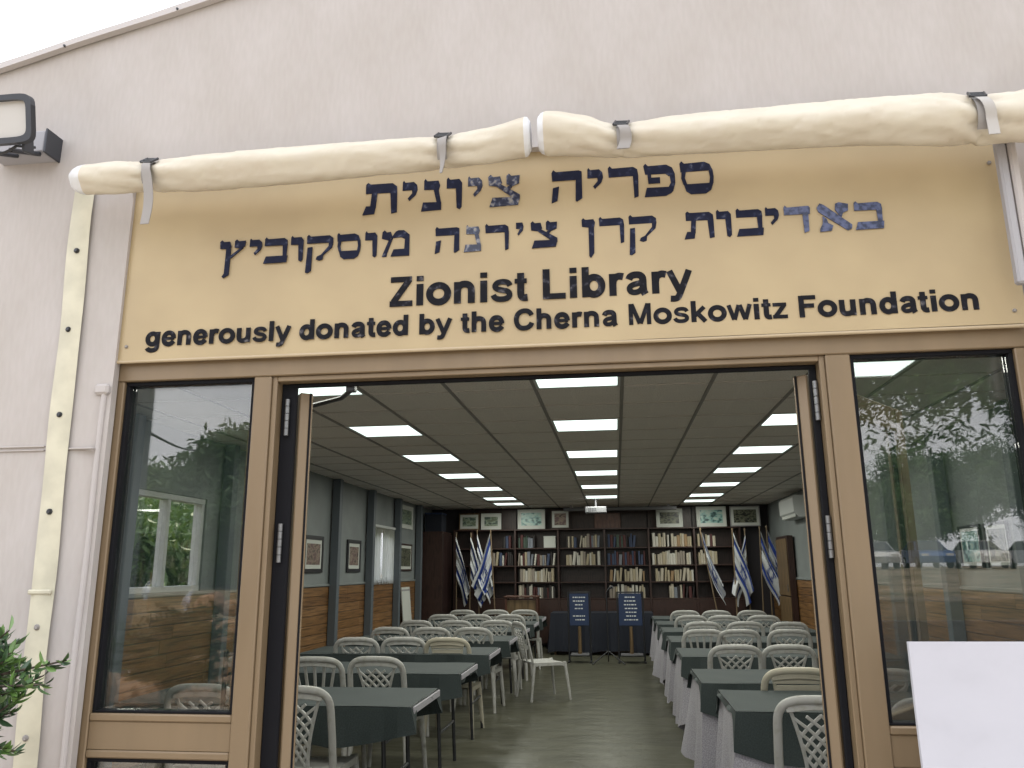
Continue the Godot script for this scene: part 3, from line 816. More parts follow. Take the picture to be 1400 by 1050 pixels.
# bold grotesque drawn as strokes: capital height 1; [advance, strokes]; a stroke is [kind, width, x, y, x, y ...], kind 0 straight, 1 curved, 2 closed ring (cx, cy, rx, ry)
func latin() -> Dictionary:
	var W := 0.225; var H := 0.185
	var arch := [1, W, .19,.40, .22,.54, .31,.625, .43,.645, .55,.615, .625,.53, .645,.40, .645,.2, .645,0]
	return {
	" ": [.388, []],
	"Z": [.853, [[0, H, .07,.915, .77,.915], [0, H, .05,.085, .80,.085], [0, .2, .67,.86, .17,.14]]],
	"L": [.853, [[0, W, .19,0, .19,1.0], [0, H, .19,.085, .80,.085]]],
	"F": [.853, [[0, W, .19,0, .19,1.0], [0, H, .19,.915, .80,.915], [0, H, .19,.53, .72,.53]]],
	"C": [1.009, [[1, W, .86,.70, .78,.83, .66,.905, .52,.92, .36,.88, .22,.76, .16,.60, .15,.46, .19,.28, .28,.15, .41,.085, .54,.08, .68,.11, .80,.20, .87,.33]]],
	"M": [1.163, [[0, .19, .18,0, .18,1.0], [0, .19, .98,0, .98,1.0], [0, .19, .22,.98, .56,.05], [0, .19, .94,.98, .60,.05]]],
	"i": [.388, [[0, W, .194,0, .194,.725], [0, W, .194,.83, .194,1.0]]],
	"l": [.388, [[0, W, .194,0, .194,1.0]]],
	"o": [.853, [[2, W, .426,.3625, .30,.285]]],
	"n": [.853, [[0, W, .19,0, .19,.725], arch]],
	"h": [.853, [[0, W, .19,0, .19,1.0], arch]],
	"u": [.853, [[0, W, .655,0, .655,.725], [1, W, .19,.725, .19,.5, .195,.30, .22,.16, .31,.09, .42,.08, .54,.115, .63,.21, .655,.33]]],
	"s": [.777, [[1, .18, .655,.52, .60,.61, .50,.65, .38,.655, .26,.63, .18,.55, .19,.46, .28,.405, .42,.37, .56,.335, .635,.26, .63,.16, .55,.095, .42,.07, .28,.08, .17,.13, .115,.22]]],
	"t": [.465, [[1, W, .225,.92, .225,.7, .225,.45, .225,.24, .25,.13, .33,.085, .44,.09], [0, .15, .03,.65, .42,.65]]],
	"b": [.853, [[0, W, .19,0, .19,1.0], [2, W, .455,.3625, .245,.285]]],
	"d": [.853, [[0, W, .665,0, .665,1.0], [2, W, .40,.3625, .245,.285]]],
	"g": [.853, [[1, W, .665,.725, .665,.4, .665,.1, .655,-.06, .59,-.165, .47,-.205, .34,-.205, .22,-.165, .16,-.08], [2, W, .40,.375, .245,.275]]],
	"r": [.543, [[0, W, .19,0, .19,.725], [1, W, .19,.38, .22,.53, .30,.61, .40,.64, .52,.615]]],
	"a": [.777, [[1, W, .15,.51, .20,.60, .29,.645, .39,.655, .50,.635, .57,.56, .585,.45, .585,.25, .60,.1, .645,0], [1, .18, .575,.405, .43,.365, .28,.33, .185,.265, .165,.18, .215,.10, .31,.075, .42,.09, .52,.155, .575,.25]]],
	"e": [.777, [[0, .14, .15,.365, .67,.365], [1, W, .64,.36, .625,.48, .56,.59, .47,.645, .385,.655, .28,.63, .19,.54, .15,.42, .15,.31, .19,.18, .27,.10, .38,.07, .49,.085, .58,.14, .655,.22]]],
	"y": [.777, [[0, .2, .085,.725, .375,.05], [1, .2, .69,.725, .58,.45, .47,.18, .38,-.04, .32,-.15, .23,-.195, .09,-.19]]],
	"k": [.777, [[0, W, .17,0, .17,1.0], [0, .19, .64,.70, .22,.30], [0, .2, .33,.42, .67,.01]]],
	"w": [1.086, [[0, .185, .08,.725, .29,.03], [0, .185, .52,.71, .31,.03], [0, .185, .56,.71, .77,.03], [0, .185, 1.0,.725, .79,.03]]],
	"z": [.698, [[0, .16, .05,.645, .63,.645], [0, .16, .03,.08, .66,.08], [0, .19, .53,.60, .16,.12]]],
	}

func smooth_line(p: Array) -> Array:
	var out := []
	for i in p.size() - 1:
		var a: Vector2 = p[maxi(i - 1, 0)]; var b: Vector2 = p[i]; var c: Vector2 = p[i + 1]; var d: Vector2 = p[mini(i + 2, p.size() - 1)]
		for k in 3: out.append(b.cubic_interpolate(c, a, d, k / 3.0))
	out.append(p[-1])
	return out

# a flat stroke of even width standing z0..z1 off the board
func stroke(st: SurfaceTool, p: Array, w: float, closed: bool, x: Transform3D, z0: float, z1: float):
	var n := p.size()
	var L := []; var Rr := []
	for i in n:
		var a: Vector2 = p[(i - 1 + n) % n] if closed else p[maxi(i - 1, 0)]
		var b: Vector2 = p[(i + 1) % n] if closed else p[mini(i + 1, n - 1)]
		var d := (b - a).normalized()
		var o := Vector2(-d.y, d.x) * w * 0.5
		L.append(p[i] + o); Rr.append(p[i] - o)
	for i in (n if closed else n - 1):
		var j := (i + 1) % n
		quad(st, x * Vector3(L[i].x, L[i].y, z1), x * Vector3(L[j].x, L[j].y, z1), x * Vector3(Rr[j].x, Rr[j].y, z1), x * Vector3(Rr[i].x, Rr[i].y, z1), Vector3(0, 0, 1))
		for e in [[L, 1.0], [Rr, -1.0]]:
			var u: Vector2 = e[0][i]; var v: Vector2 = e[0][j]
			var nn: Vector2 = Vector2(-(v - u).y, (v - u).x) * e[1]
			quad(st, x * Vector3(u.x, u.y, z0), x * Vector3(v.x, v.y, z0), x * Vector3(v.x, v.y, z1), x * Vector3(u.x, u.y, z1), Vector3(nn.x, nn.y, 0).normalized())
	if not closed:
		for e in [0, n - 1]:
			var dd: Vector2 = (p[0] - p[1]) if e == 0 else (p[n - 1] - p[n - 2])
			quad(st, x * Vector3(L[e].x, L[e].y, z0), x * Vector3(Rr[e].x, Rr[e].y, z0), x * Vector3(Rr[e].x, Rr[e].y, z1), x * Vector3(L[e].x, L[e].y, z1), Vector3(dd.x, dd.y, 0).normalized())

func text_line(s: Node, text: String, x0: float, x1: float, base: float, cap: float, z: float, m: String):
	var G := latin()
	var total := 0.0
	for ch in text: total += G[ch][0]
	var sx := (x1 - x0) / (total - 0.10)
	var at := -0.05
	for ch in text:
		var st := nst()
		var k := 0
		for q in G[ch][1]:
			var pts := []
			if q[0] == 2:
				for i in 28:
					var a := TAU * i / 28
					pts.append(Vector2(q[2] + cos(a) * q[4], q[3] + sin(a) * q[5]))
			else:
				for i in range(2, q.size(), 2): pts.append(Vector2(q[i], q[i + 1]))
				if q[0] == 1: pts = smooth_line(pts)
			var x := Transform3D(Basis(Vector3(sx, 0, 0), Vector3(0, cap, 0), Vector3(0, 0, 1)), Vector3(x0 + at * sx, base, 0))
			stroke(st, pts, q[1], q[0] == 2, x, z + 0.0005, z + 0.0034 + 0.0004 * k)
			k += 1
		if k > 0: obj("letter", st, m, s)
		at += G[ch][0]

# ------------------------------------------------------------------ rolled curtains and straps
func sample(tab: Array, x: float) -> Vector2:
	for i in tab.size() - 1:
		if x <= tab[i + 1][0]:
			var t := clampf((x - tab[i][0]) / (tab[i + 1][0] - tab[i][0]), 0, 1)
			t = t * t * (3.0 - 2.0 * t) * 0.5 + t * 0.5
			return Vector2(lerpf(tab[i][1], tab[i + 1][1], t), lerpf(tab[i][2], tab[i + 1][2], t))
	return Vector2(tab[-1][1], tab[-1][2])

func roll(called: String, label: String, tab: Array, hem_left: float, hem_right: float, ties: Array):
	var r := thing(called, label, "curtain", Vector3.ZERO, 0.0, "rolled up curtains over the sign")
	var n := FastNoiseLite.new()
	n.seed = 9; n.frequency = 1.0; n.fractal_octaves = 3
	var x0: float = tab[0][0]; var x1: float = tab[-1][0]
	var cnt := int((x1 - x0) / 0.009)
	var sides := 40
	var rows := []
	for i in cnt + 1:
		var x := lerpf(x0, x1, float(i) / cnt)
		var s := sample(tab, x)
		var pinch := 0.0; var side := 1.0; var near := 0.0
		for t in ties:
			var w: float = absf(x - t)
			if w < 0.30 and exp(-w * 9.0) > pinch:
				pinch = exp(-w * 9.0); side = signf(x - t); near = t
		var row := []
		for j in sides + 1:
			var a := TAU * j / sides
			var cr := 0.03 * n.get_noise_3d(x * 1.5, cos(a) * 1.3, sin(a) * 1.3)
			# gathered creases that fan out from each strap, and long lengthwise laps of the roll
			cr += pinch * 0.20 * (absf(sin(a * 3.0 + side * sqrt(absf(x - near) + 0.01) * 7.0)) - 0.5)
			cr += 0.10 * (absf(fposmod(a / TAU * 3.0 + 0.35 * sin(x * 1.7 + near * 3.0) + 0.2 * n.get_noise_2d(x * 2.0, 5.0), 1.0) - 0.5) - 0.25)
			cr += 0.045 * absf(n.get_noise_3d(x * 5.0, cos(a + x * 3.0) * 1.6, sin(a + x * 3.0) * 1.6))
			var rg := 1.0 - absf(n.get_noise_3d(x * 2.6 + 3.0, cos(a + x * 0.8) * 1.1, sin(a + x * 0.8) * 1.1)) * 2.2
			cr -= 0.05 * pow(maxf(rg, 0.0), 7.0)
			var r3 := 1.0 - absf(n.get_noise_3d(x * 5.0 + cos(a) * 0.5, cos(a) * 1.5 + 7.0, sin(a) * 1.5 - x * 1.5)) * 2.6
			cr -= 0.035 * pow(maxf(r3, 0.0), 8.0)
			cr += 0.045 * cos(4.0 * a + 0.7 * sin(x * 1.9))
			cr += pinch * 0.05 * n.get_noise_3d(x * 30.0, cos(a) * 5.0, sin(a) * 5.0)
			var rad := s.y * 0.94 * (1.0 + cr)
			var endr := clampf(minf((x - x0) / 0.03, (x1 - x) / 0.012), 0.0, 1.0)
			rad *= lerpf(0.72, 1.0, sqrt(endr))
			row.append(Vector3(x, s.x + 0.008 + sin(a) * rad, 0.195 + cos(a) * rad * 0.86 - 0.02 * pinch))
		rows.append(row)
	var st := nst(); var wh := nst()
	var body := []; var hl := []; var hr := []
	for row in rows:
		if row[0].x <= hem_left: hl.append(row)
		if row[0].x >= hem_right: hr.append(row)
		if row[0].x >= hem_left - 0.009 and row[0].x <= hem_right + 0.009: body.append(row)
	tube_rows(st, body)
	obj("roll", st, "cream_vinyl", r)
	for h in [hl, hr]:
		if h.size() > 1:
			var hs := nst()
			tube_rows(hs, h)
			# spiral of cloth seen at the end
			var e: Array = h[0] if h == hl else h[-1]
			var c := Vector3.ZERO
			for k in sides: c += e[k] / sides
			for k in sides: tri3(hs, c + Vector3(0.006 if h == hl else -0.006, 0, 0), e[k], e[k + 1], Vector3(-1.0 if h == hl else 1.0, 0, 0))
			obj("white_hem", hs, "white_hem", r)
	return r

func tube_rows(st: SurfaceTool, rows: Array):
	# rows of closed rings along x; normals point away from the ring centre
	var nr := rows.size(); var nc: int = rows[0].size()
	var N := []
	for i in nr:
		var row := []
		for j in nc:
			var du: Vector3 = rows[i][(j + 1) % (nc - 1)] - rows[i][(j - 1 + nc - 1) % (nc - 1)]
			var dv: Vector3 = rows[mini(i + 1, nr - 1)][j] - rows[maxi(i - 1, 0)][j]
			var nn := du.cross(dv).normalized()
			var c: Vector3 = (rows[i][0] + rows[i][(nc - 1) / 2]) * 0.5
			if nn.dot(rows[i][j] - c) < 0.0: nn = -nn
			row.append(nn)
		N.append(row)
	for i in nr - 1:
		for j in nc - 1:
			smooth_quad(st, [rows[i][j], rows[i][j + 1], rows[i + 1][j + 1], rows[i + 1][j]], [N[i][j], N[i][j + 1], N[i + 1][j + 1], N[i + 1][j]])

func ribbon(st: SurfaceTool, pts: Array, widths: Array, side: Vector3, thick: float):
	var g := []; var b := []
	for k in pts.size():
		var w: float = widths[mini(k, widths.size() - 1)] * 0.5
		var d: Vector3 = pts[mini(k + 1, pts.size() - 1)] - pts[maxi(k - 1, 0)]
		var n := side.cross(d).normalized()
		g.append([pts[k] - side * w + n * thick, pts[k] - side * w * 0.4 + n * thick * 1.4, pts[k] + side * w * 0.4 + n * thick * 1.4, pts[k] + side * w + n * thick])
		b.append([pts[k] - side * w, pts[k] + side * w])
	sheet(st, g, Vector3.ZERO)
	sheet(st, b, Vector3.ZERO)

func curtains():
	var tl := [[-1.745, 2.764, 0.046], [-1.70, 2.762, 0.053], [-1.60, 2.763, 0.056], [-1.50, 2.764, 0.050], [-1.470, 2.764, 0.045], [-1.43, 2.762, 0.056], [-1.30, 2.758, 0.064], [-1.10, 2.756, 0.065], [-0.85, 2.760, 0.063], [-0.62, 2.767, 0.059], [-0.52, 2.772, 0.053], [-0.49, 2.773, 0.047], [-0.45, 2.775, 0.054], [-0.36, 2.779, 0.060], [-0.216, 2.800, 0.067]]
	roll("rolled_curtain", "cream vinyl curtain rolled up over the left half of the sign", tl, -1.695, -0.240, [-1.470, -0.490])
	var tr := [[-0.192, 2.807, 0.078], [-0.14, 2.803, 0.074], [-0.06, 2.792, 0.066], [0.03, 2.772, 0.053], [0.062, 2.768, 0.047], [0.10, 2.768, 0.054], [0.20, 2.768, 0.062], [0.45, 2.766, 0.066], [0.75, 2.763, 0.071], [0.98, 2.758, 0.077], [1.05, 2.754, 0.070], [1.073, 2.752, 0.065], [1.10, 2.750, 0.070], [1.25, 2.750, 0.082], [1.75, 2.745, 0.085]]
	roll("rolled_curtain", "cream vinyl curtain rolled up over the right half of the sign", tr, -0.172, 1.72, [0.062, 1.073])
	var si := 0
	var ties := [
		[-1.470, 0.047, 2.764, 2.575, "grey webbing strap hanging longest, at the left end of the rolled curtain"],
		[-0.490, 0.049, 2.773, 2.68, "grey webbing strap with a twisted tail, left of the gap between the rolled curtains"],
		[0.062, 0.049, 2.768, 2.718, "short grey webbing strap just right of the gap between the rolled curtains"],
		[1.073, 0.066, 2.752, 2.672, "grey webbing strap tying the rolled curtain near the right end of the sign"]]
	for t in ties:
		var s := thing("strap", t[4], "strap", Vector3.ZERO, 0.0, "straps round the rolled curtains")
		var x: float = t[0]; var rad: float = t[1] + 0.004
		var st := nst()
		var pts := []
		for k in 15:
			var a := lerpf(2.5, -0.75, k / 14.0)
			pts.append(Vector3(x, t[2] + sin(a) * rad * 1.03, 0.178 + cos(a) * rad * 0.97))
		ribbon(st, pts, [0.030], Vector3.RIGHT, 0.002)
		obj("webbing_loop", st, "webbing", s)
		# tail hanging from the buckle down the front
		var tail := []; var ww := []
		var drop: float = t[2] + rad * 0.75 - t[3]
		for k in 13:
			var f := k / 12.0
			var y: float = t[2] + rad * 0.75 - drop * f
			var over := sqrt(maxf(0.0, 1.0 - pow(clampf((y - t[2]) / rad, -1, 1), 2)))
			var z := 0.182 + rad * maxf(over, 0.94 if y < t[2] else 0.0) + 0.005
			var off: float = 0.012 * sin(f * 3.0) + (0.02 * f if si == 0 else 0.0) + (0.014 * f * f if si == 3 else 0.0)
			tail.append(Vector3(x + off * (1.0 if si != 1 else 0.4), y, z + 0.003 * sin(f * 7.0)))
			ww.append([0.029, lerpf(0.036, 0.009, f), lerpf(0.030, 0.038, f), 0.030][si] if si != 0 else 0.029 + 0.003 * sin(f * 3.0))
		st = nst()
		ribbon(st, tail, ww, Vector3.RIGHT if si != 1 else Vector3(0.9, 0, 0.3).normalized(), 0.002)
		obj("tail", st, "webbing" if si != 3 else "webbing_pale", s)
		# buckle: a ring with a bar, on the upper front
		st = nst()
		var a0 := 0.95
		var c := Vector3(x, t[2] + sin(a0) * rad * 1.06, 0.178 + cos(a0) * rad * 1.06)
		var xf := Transform3D(Basis(Vector3.RIGHT, -a0 + 0.15) * Basis(Vector3.FORWARD, 0.2), c)
		for y in [-0.017, 0.0, 0.017]: bx(st, Vector3(0, y, 0.004), Vector3(0.046, 0.007, 0.007), 0.002, xf)
		for q in [-0.0205, 0.0205]: bx(st, Vector3(q, 0, 0.005), Vector3(0.0065, 0.041, 0.008), 0.002, xf)
		obj("buckle", st, "black_plastic", s)
		si += 1

# ------------------------------------------------------------------ lamp on the wall
func floodlight():
	var f := thing("flood_light", "dark floodlight with a pale glass on a bracket at the upper left of the wall", "lamp")
	var c := Vector3(-1.955, 2.94, 0.30)
	var x := Transform3D(Basis(Vector3.RIGHT, 0.22), c)
	var w := 0.128; var h := 0.080; var t := 0.019
	# rounded ring
	var st := nst()
	var outer := PackedVector2Array(); var inner := PackedVector2Array()
	for k in 32:
		var a := TAU * (k + 0.5) / 32
		var q := Vector2(cos(a), sin(a))
		var e := Vector2(signf(q.x) * pow(absf(q.x), 0.28), signf(q.y) * pow(absf(q.y), 0.28))
		outer.append(Vector2(e.x * w, e.y * h)); inner.append(Vector2(e.x * (w - t), e.y * (h - t)))
	for k in 32:
		var a := outer[k]; var b := outer[(k + 1) % 32]; var ia := inner[k]; var ib := inner[(k + 1) % 32]
		quad(st, x * Vector3(a.x, a.y, 0.02), x * Vector3(b.x, b.y, 0.02), x * Vector3(ib.x, ib.y, 0.02), x * Vector3(ia.x, ia.y, 0.02), x.basis * Vector3(0, 0, 1))
		quad(st, x * Vector3(a.x, a.y, 0.02), x * Vector3(b.x, b.y, 0.02), x * Vector3(b.x, b.y, -0.002), x * Vector3(a.x, a.y, -0.002), (x.basis * Vector3(a.x, a.y, 0)).normalized())
		quad(st, x * Vector3(ia.x, ia.y, 0.02), x * Vector3(ib.x, ib.y, 0.02), x * Vector3(ib.x, ib.y, 0.008), x * Vector3(ia.x, ia.y, 0.008), (x.basis * Vector3(-ia.x, -ia.y, 0)).normalized())
	obj("frame", st, "dark_steel", f)
	st = nst()
	bx(st, Vector3(0, 0, 0.002), Vector3(2 * (w - t) + 0.002, 2 * (h - t) + 0.002, 0.008), 0.001, x)
	obj("front_glass", st, "lamp_glass", f)
	st = nst()
	bx(st, Vector3(-0.03, 0.01, -0.016), Vector3(2 * w - 0.12, 2 * h - 0.07, 0.03), 0.008, x)
	for k in 7: bx(st, Vector3(-0.09 + k * 0.02, 0.01, -0.036), Vector3(0.004, 2 * h - 0.08, 0.014), 0.001, x)
	obj("housing", st, "dark_steel", f)
	st = nst()
	for sg: float in [-1.0, 1.0]:
		bx(st, Vector3(sg * 0.075, -h + 0.004, -0.03), Vector3(0.012, 0.05, 0.045), 0.003, x)
	tube(st, [Vector3(c.x - 0.075, c.y - 0.075, 0.25), Vector3(c.x - 0.075, c.y - 0.02, 0.125)], [0.009], 6)
	tube(st, [Vector3(c.x + 0.01, c.y - 0.075, 0.25), Vector3(c.x + 0.01, c.y - 0.02, 0.125)], [0.009], 6)
	obj("bracket", st, "dark_steel", f)
	st = nst()
	var pts := []
	for k in 13:
		var q := k / 12.0
		pts.append(Vector3(-2.02 + 0.10 * q, 2.866 - 0.018 * sin(q * PI) + 0.01 * q, 0.255))
	pts.append(Vector3(-1.885, 2.89, 0.215))
	tube(st, pts, [0.005], 6)
	obj("cable", st, "black_plastic", f)
	var j := thing("junction_box", "grey wall box behind the floodlight at the upper left", "box")
	box("body", Vector3(-2.14, 2.925, 0.052), Vector3(-1.925, 3.01, 0.13), "box_grey", j, 0.006)
	box("lid_edge", Vector3(-1.9245, 2.921, 0.052), Vector3(-1.917, 3.013, 0.136), "dark_steel", j, 0.002)

# ------------------------------------------------------------------ shrub by the wall
func leaf_mesh(l: float, w: float, m) -> ArrayMesh:
	# pointed leaf folded along its midrib and curved down, base at the origin, pointing +z
	var st := nst()
	var mid := []; var ls := []; var rs := []
	for k in 5:
		var t := k / 4.0
		var c := Vector3(0, -0.18 * l * t * t + 0.05 * l * t, l * t)
		var hw: float = w * 0.5 * [0.12, 0.8, 1.0, 0.7, 0.02][k]
		mid.append(c); ls.append(c + Vector3(-hw, hw * 0.35, 0)); rs.append(c + Vector3(hw, hw * 0.35, 0))
	sheet(st, [ls, mid, rs], Vector3.UP)
	if m != null: st.set_material(M[m] if m is String else m)
	return st.commit()

func shrub():
	var s := thing("potted_shrub", "green leafy shrub at the bottom left in front of the wall", "shrub", Vector3(-1.70, -0.012, 0.5))
	var st := nst()
	# pot, lathed
	var prof := [[0.0, 0.0], [0.15, 0.0], [0.17, 0.02], [0.21, 0.30], [0.235, 0.31], [0.24, 0.36], [0.215, 0.365], [0.20, 0.33], [0.0, 0.33]]
	for k in prof.size() - 1:
		for j in 24:
			var a0 := TAU * j / 24; var a1 := TAU * (j + 1) / 24
			var q := [Vector3(cos(a0) * prof[k][0], prof[k][1], sin(a0) * prof[k][0]), Vector3(cos(a1) * prof[k][0], prof[k][1], sin(a1) * prof[k][0]), Vector3(cos(a1) * prof[k + 1][0], prof[k + 1][1], sin(a1) * prof[k + 1][0]), Vector3(cos(a0) * prof[k + 1][0], prof[k + 1][1], sin(a0) * prof[k + 1][0])]
			var e := Vector2(prof[k + 1][0] - prof[k][0], prof[k + 1][1] - prof[k][1])
			quad(st, q[0], q[1], q[2], q[3], Vector3(cos((a0 + a1) / 2) * e.y, -e.x, sin((a0 + a1) / 2) * e.y).normalized())
	obj("pot", st, "terracotta", s)
	st = nst()
	tube(st, [Vector3(0, 0.3, 0), Vector3(0.02, 0.6, 0.01), Vector3(-0.01, 0.95, 0), Vector3(0, 1.2, 0)], [0.022, 0.018, 0.016, 0.010], 8)
	var r2 := RandomNumberGenerator.new(); r2.seed = 21
	var tips := []
	for k in 110:
		var dir := Vector3(r2.randfn(), r2.randfn() * 0.75 + 0.1, r2.randfn()).normalized()
		var start := Vector3(0, r2.randf_range(1.02, 1.22), 0)
		var tip := Vector3(0.0, 1.235, 0) + dir * Vector3(0.235, 0.16, 0.2) * r2.randf_range(0.75, 1.08)
		tips.append([start, tip])
	tips.append([Vector3(0, 1.15, 0), Vector3(0.13, 1.395, 0.02)])
	tips.append([Vector3(0, 1.2, 0), Vector3(0.18, 1.37, 0.0)])
	tips.append([Vector3(0, 1.2, 0), Vector3(0.345, 1.30, 0.0)])
	tips.append([Vector3(0, 1.2, 0), Vector3(0.33, 1.25, 0.05)])
	tips.append([Vector3(0, 1.1, 0), Vector3(0.24, 1.09, 0.0)])
	for t in tips: tube(st, [t[0], t[0].lerp(t[1], 0.5) + Vector3(0, 0.015, 0), t[1]], [0.006, 0.004, 0.002], 5, false)
	obj("stem", st, "bark", s)
	var leafm := [leaf_mesh(0.036, 0.013, null), leaf_mesh(0.031, 0.0125, null), leaf_mesh(0.040, 0.0135, null)]
	for kind in 3:
		var fo := nst()
		for t in tips:
			for q in 26:
				if (q * 7 + int(t[1].x * 1000.0) + (2 if q > 21 else 0)) % 3 != kind and not (q > 22 and kind == 2): continue
				var f := r2.randf_range(0.45, 1.0)
				var p: Vector3 = t[0].lerp(t[1], f) + Vector3(0, 0.012 * (1 - f), 0)
				var d: Vector3 = (t[1] - t[0]).normalized() * 0.6 + Vector3(r2.randfn(), r2.randfn() * 0.8 + 0.15, r2.randfn()) * 0.6
				d = d.normalized()
				var side := d.cross(Vector3.UP).normalized()
				var b := Basis(side, side.cross(d) * -1.0, d).rotated(d, r2.randf_range(-0.9, 0.9)).scaled(Vector3.ONE * r2.randf_range(0.7, 1.25))
				fo.append_from(leafm[r2.randi_range(0, 2)], 0, Transform3D(b, p))
		var o := obj("foliage", fo, "laurel%d" % kind, s)

func white_board():
	var b := thing("white_board", "blank white board standing in front of the right window", "board", Vector3(0.675, -0.012, 0.34))
	var st := nst()
	var g := []; var gb := []
	for j in 13:
		var row := []; var rb := []
		for i in 13:
			var x := 1.05 * i / 12.0; var y := 0.05 + 1.288 * j / 12.0
			var bow := 0.006 * sin(x * 3.1) * sin(y * 2.3) + 0.003 * sin(y * 9.0 + x)
			row.append(Vector3(x, y + 0.004 * x, bow + 0.006)); rb.append(Vector3(x, y + 0.004 * x, bow - 0.006))
		g.append(row); gb.append(rb)
	sheet(st, g, Vector3(0, 0, 1)); sheet(st, gb, Vector3(0, 0, -1))
	for e in [[0, true], [12, true], [0, false], [12, false]]:
		var ea := []; var eb := []
		for k in 13:
			ea.append(g[e[0]][k] if e[1] else g[k][e[0]]); eb.append(gb[e[0]][k] if e[1] else gb[k][e[0]])
		var s: float = -1.0 if e[0] == 0 else 1.0
		sheet(st, [ea, eb], Vector3(0, s, 0) if e[1] else Vector3(s, 0, 0))
	obj("panel", st, "board_white", b)
	for x in [0.12, 0.92]:
		st = nst()
		bx(st, Vector3(x, 0.03, -0.02), Vector3(0.04, 0.06, 0.30), 0.004)
		bx(st, Vector3(x, 0.5, -0.026), Vector3(0.03, 0.9, 0.02), 0.003)
		obj("foot", st, "wood_post", b)

# ------------------------------------------------------------------ ceiling lights
func light_cells() -> Array:
	var a := []
	for k in [-3, 0, 3]:
		for r in range(-2, 5): a.append(Vector2i(k, r * 3))
		if k != 0: a.append(Vector2i(k, 14))
	return a

func ceiling_lights():
	var side := {-3: "left", 0: "middle", 3: "right"}
	var count := {-3: 0, 0: 0, 3: 0}
	for c in light_cells():
		var p := Vector3(GX + T * (c.x + 0.5), CEIL, GZ - T * (c.y + 0.5))
		var n: int = count[c.x]; count[c.x] += 1
		var t := thing("ceiling_light", "square white ceiling light panel, %s from the door in the %s row" % [ordinal(n), side[c.x]], "ceiling light", p, 0.0, "ceiling lights")
		var st := nst()
		for s: float in [-1.0, 1.0]:
			bx(st, Vector3(s * 0.2805, 0.012, 0), Vector3(0.025, 0.03, 0.586), 0.003)
			bx(st, Vector3(0, 0.012, s * 0.2805), Vector3(0.535, 0.03, 0.025), 0.003)
		obj("frame", st, "plastic_white", t)
		box("diffuser", Vector3(-0.267, 0.002, -0.267), Vector3(0.267, 0.016, 0.267), "lamp_panel", t, 0.002)
		var l := AreaLight3D.new()
		l.name = "lamp_light"
		l.area_size = Vector2(0.53, 0.53)
		l.area_normalize_energy = true
		l.light_energy = 1.05
		l.light_color = Color(1.0, 1.0, 0.95)
		l.shadow_enabled = true
		l.area_range = 20.0
		t.add_child(l)
		l.position = Vector3(0, -0.006, 0)
		l.rotation = Vector3(-PI / 2, 0, 0)

# ------------------------------------------------------------------ tables and chairs
var proto := {}

func flat_bar(st: SurfaceTool, pts: Array, w: float, t: float):
	# bar of rectangular section lying in the chair-back surface; t is thickness along z
	for k in pts.size() - 1:
		var a: Vector3 = pts[k]; var b: Vector3 = pts[k + 1]
		var d := (b - a)
		var l := d.length()
		var bas := Basis(d.normalized().cross(Vector3(0, 0, 1)).normalized(), d.normalized(), Vector3(0, 0, 1))
		bas.z = bas.x.cross(bas.y)
		bx(st, Vector3.ZERO, Vector3(w, l + w * 0.55, t), 0.003, Transform3D(bas, (a + b) * 0.5))

func back_pt(x: float, y: float) -> Vector3:
	# chair back leans back (+z) and is slightly dished
	return Vector3(x, y, 0.215 + (y - 0.43) * 0.24 - 0.05 * (1.0 - pow(x / 0.22, 2)) * -0.35)

